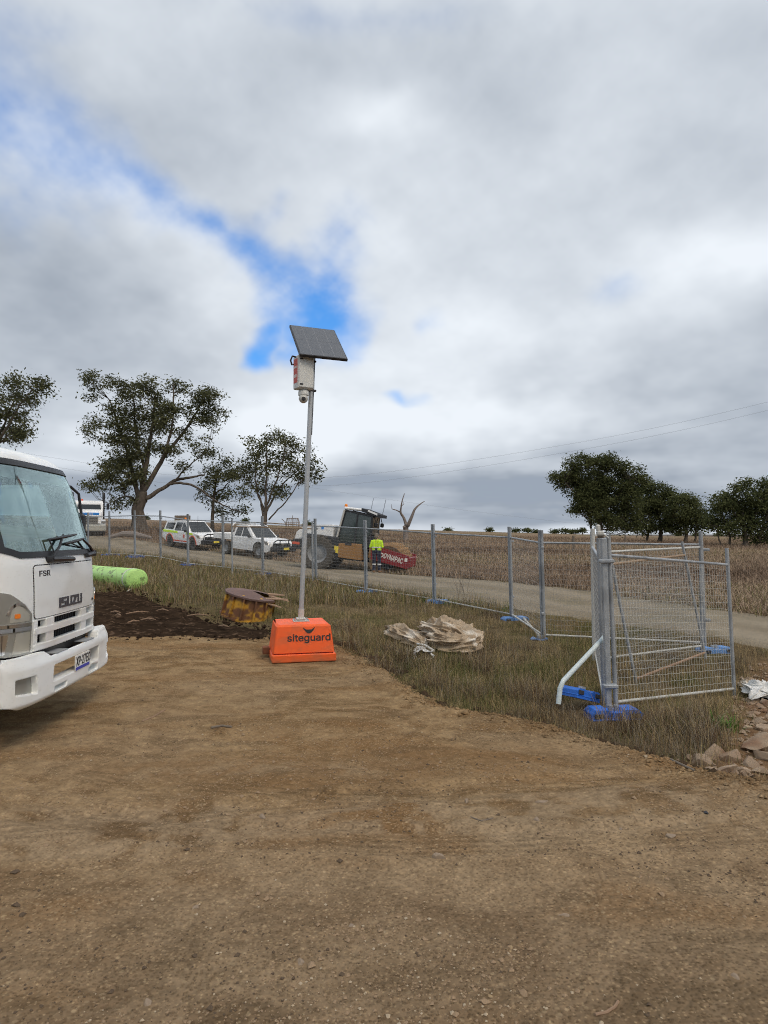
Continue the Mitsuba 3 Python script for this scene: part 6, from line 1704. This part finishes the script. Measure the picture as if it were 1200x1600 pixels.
# bigger dry tussocks at the edges of the soil and the yard
tx = np.array([cast(u, v, ground_z)[:2] for u, v in [(262, 920), (280, 925), (300, 935), (318, 925), (250, 905), (340, 905), (765, 965), (640, 1062), (680, 1080), (720, 1088), (600, 1020), (800, 1085), (860, 1105), (1010, 1130), (1030, 1145), (1060, 1160), (1090, 1150), (1100, 1130), (880, 1120), (570, 1010), (545, 990), (835, 1095), (985, 1150), (650, 1035), (620, 1040), (760, 1060), (700, 1045)]])
tx = np.vstack([tx + R_.normal(0, .18, tx.shape) for _ in range(3)])
field('dry_tussocks', 'taller dry brown tussocks along the soil and yard edges', [tuft(21, 130, .2, .25, .55, .005, [BRN, STRAW, GRY, (.11, .065, .04)], .8), tuft(22, 120, .22, .18, .40, .005, [BRN, (.09, .06, .04), GRY], 1.1)], tx, R_.integers(0, 2, len(tx)), R_.uniform(.7, 1.15, len(tx)))
# paddock grass beyond the road
xy = polar(26000, 14, 150, -42, 40, 33, 1.0)
far_side = sdist(np.array(ROADN + [(-200, 150), (-200, -40), (14, -40)]), xy) < 0
xy = xy[far_side & (sdist(ROAD, xy) + lump(xy, 1.2, .35, 61) < -.1)]
d = np.linalg.norm(xy, axis=1)
pat = fbm(np.c_[xy * [.10, .16], np.zeros(len(xy))], 3, 95) + .25 * (fbm(np.c_[xy * .9, np.zeros(len(xy))], 2, 96) - .5)
PB, PD, PS = (.31, .228, .165), (.225, .162, .118), (.39, .30, .21)
groups = [tuft(41, 45, .5, .10, .30, .014, [PB, PD, PS, PB], 1.3), tuft(42, 45, .5, .08, .24, .014, [PD, PB, (.12, .085, .06)], 1.4), tuft(43, 45, .55, .08, .24, .015, [PS, PS, PB, (.18, .17, .075)], 1.3)]
pk_ = np.where(pat < .45, 1, np.where(pat < .56, 0, 2))
field('paddock_grass', 'tall brown grass covering the paddock beyond the road', groups, xy, pk_, (0.85 + .5 * R_.random(len(xy))) * (1 + d / 90))
# green weeds near the road edge and bare weed stems by the fence
wx = np.vstack([cast(935, 962, ground_z)[:2] + R_.normal(0, 1, (60, 2)) * [.40, .28], cast(760, 944, ground_z)[:2] + R_.normal(0, 1, (50, 2)) * [.9, .5], cast(960, 955, ground_z)[:2] + R_.normal(0, 1, (30, 2)) * [.3, .3], cast(1085, 1140, ground_z)[:2] + R_.normal(0, 1, (16, 2)) * [.3, .16]])
wx = wx[sdist(ROAD, wx) < -.1]
field('green_weeds', 'low bright green weeds at the road edge behind the gate', [tuft(51, 60, .14, .06, .22, .016, [GRN, (.06, .16, .03), (.045, .09, .02)], 1.1), tuft(52, 50, .14, .06, .16, .014, [(.09, .12, .03), GRN, OLV], 1.1)], wx, R_.integers(0, 2, len(wx)), R_.uniform(.7, 1.3, len(wx)))
for i, (u, v, lab) in enumerate([(728, 938, 'leafless dark weed stems at the fence, right one of two'), (718, 935, 'leafless dark weed stems at the fence, left one of two')]):
    q = cast(u, v, ground_z)
    k = thing('weed_stems', lab, 'weed')
    r = np.random.default_rng(i)
    for j in range(6):
        a_ = r.uniform(0, 6.28)
        hh_ = r.uniform(.35, .75)
        part(k, 'stem', [tube([(0, 0, -.05), (.10 * math.cos(a_), .1 * math.sin(a_), hh_ * .5), (.28 * math.cos(a_), .2 * math.sin(a_), hh_)], [.007, .005, .003], 4)], 'weathered_timber', False, rz(0, q))
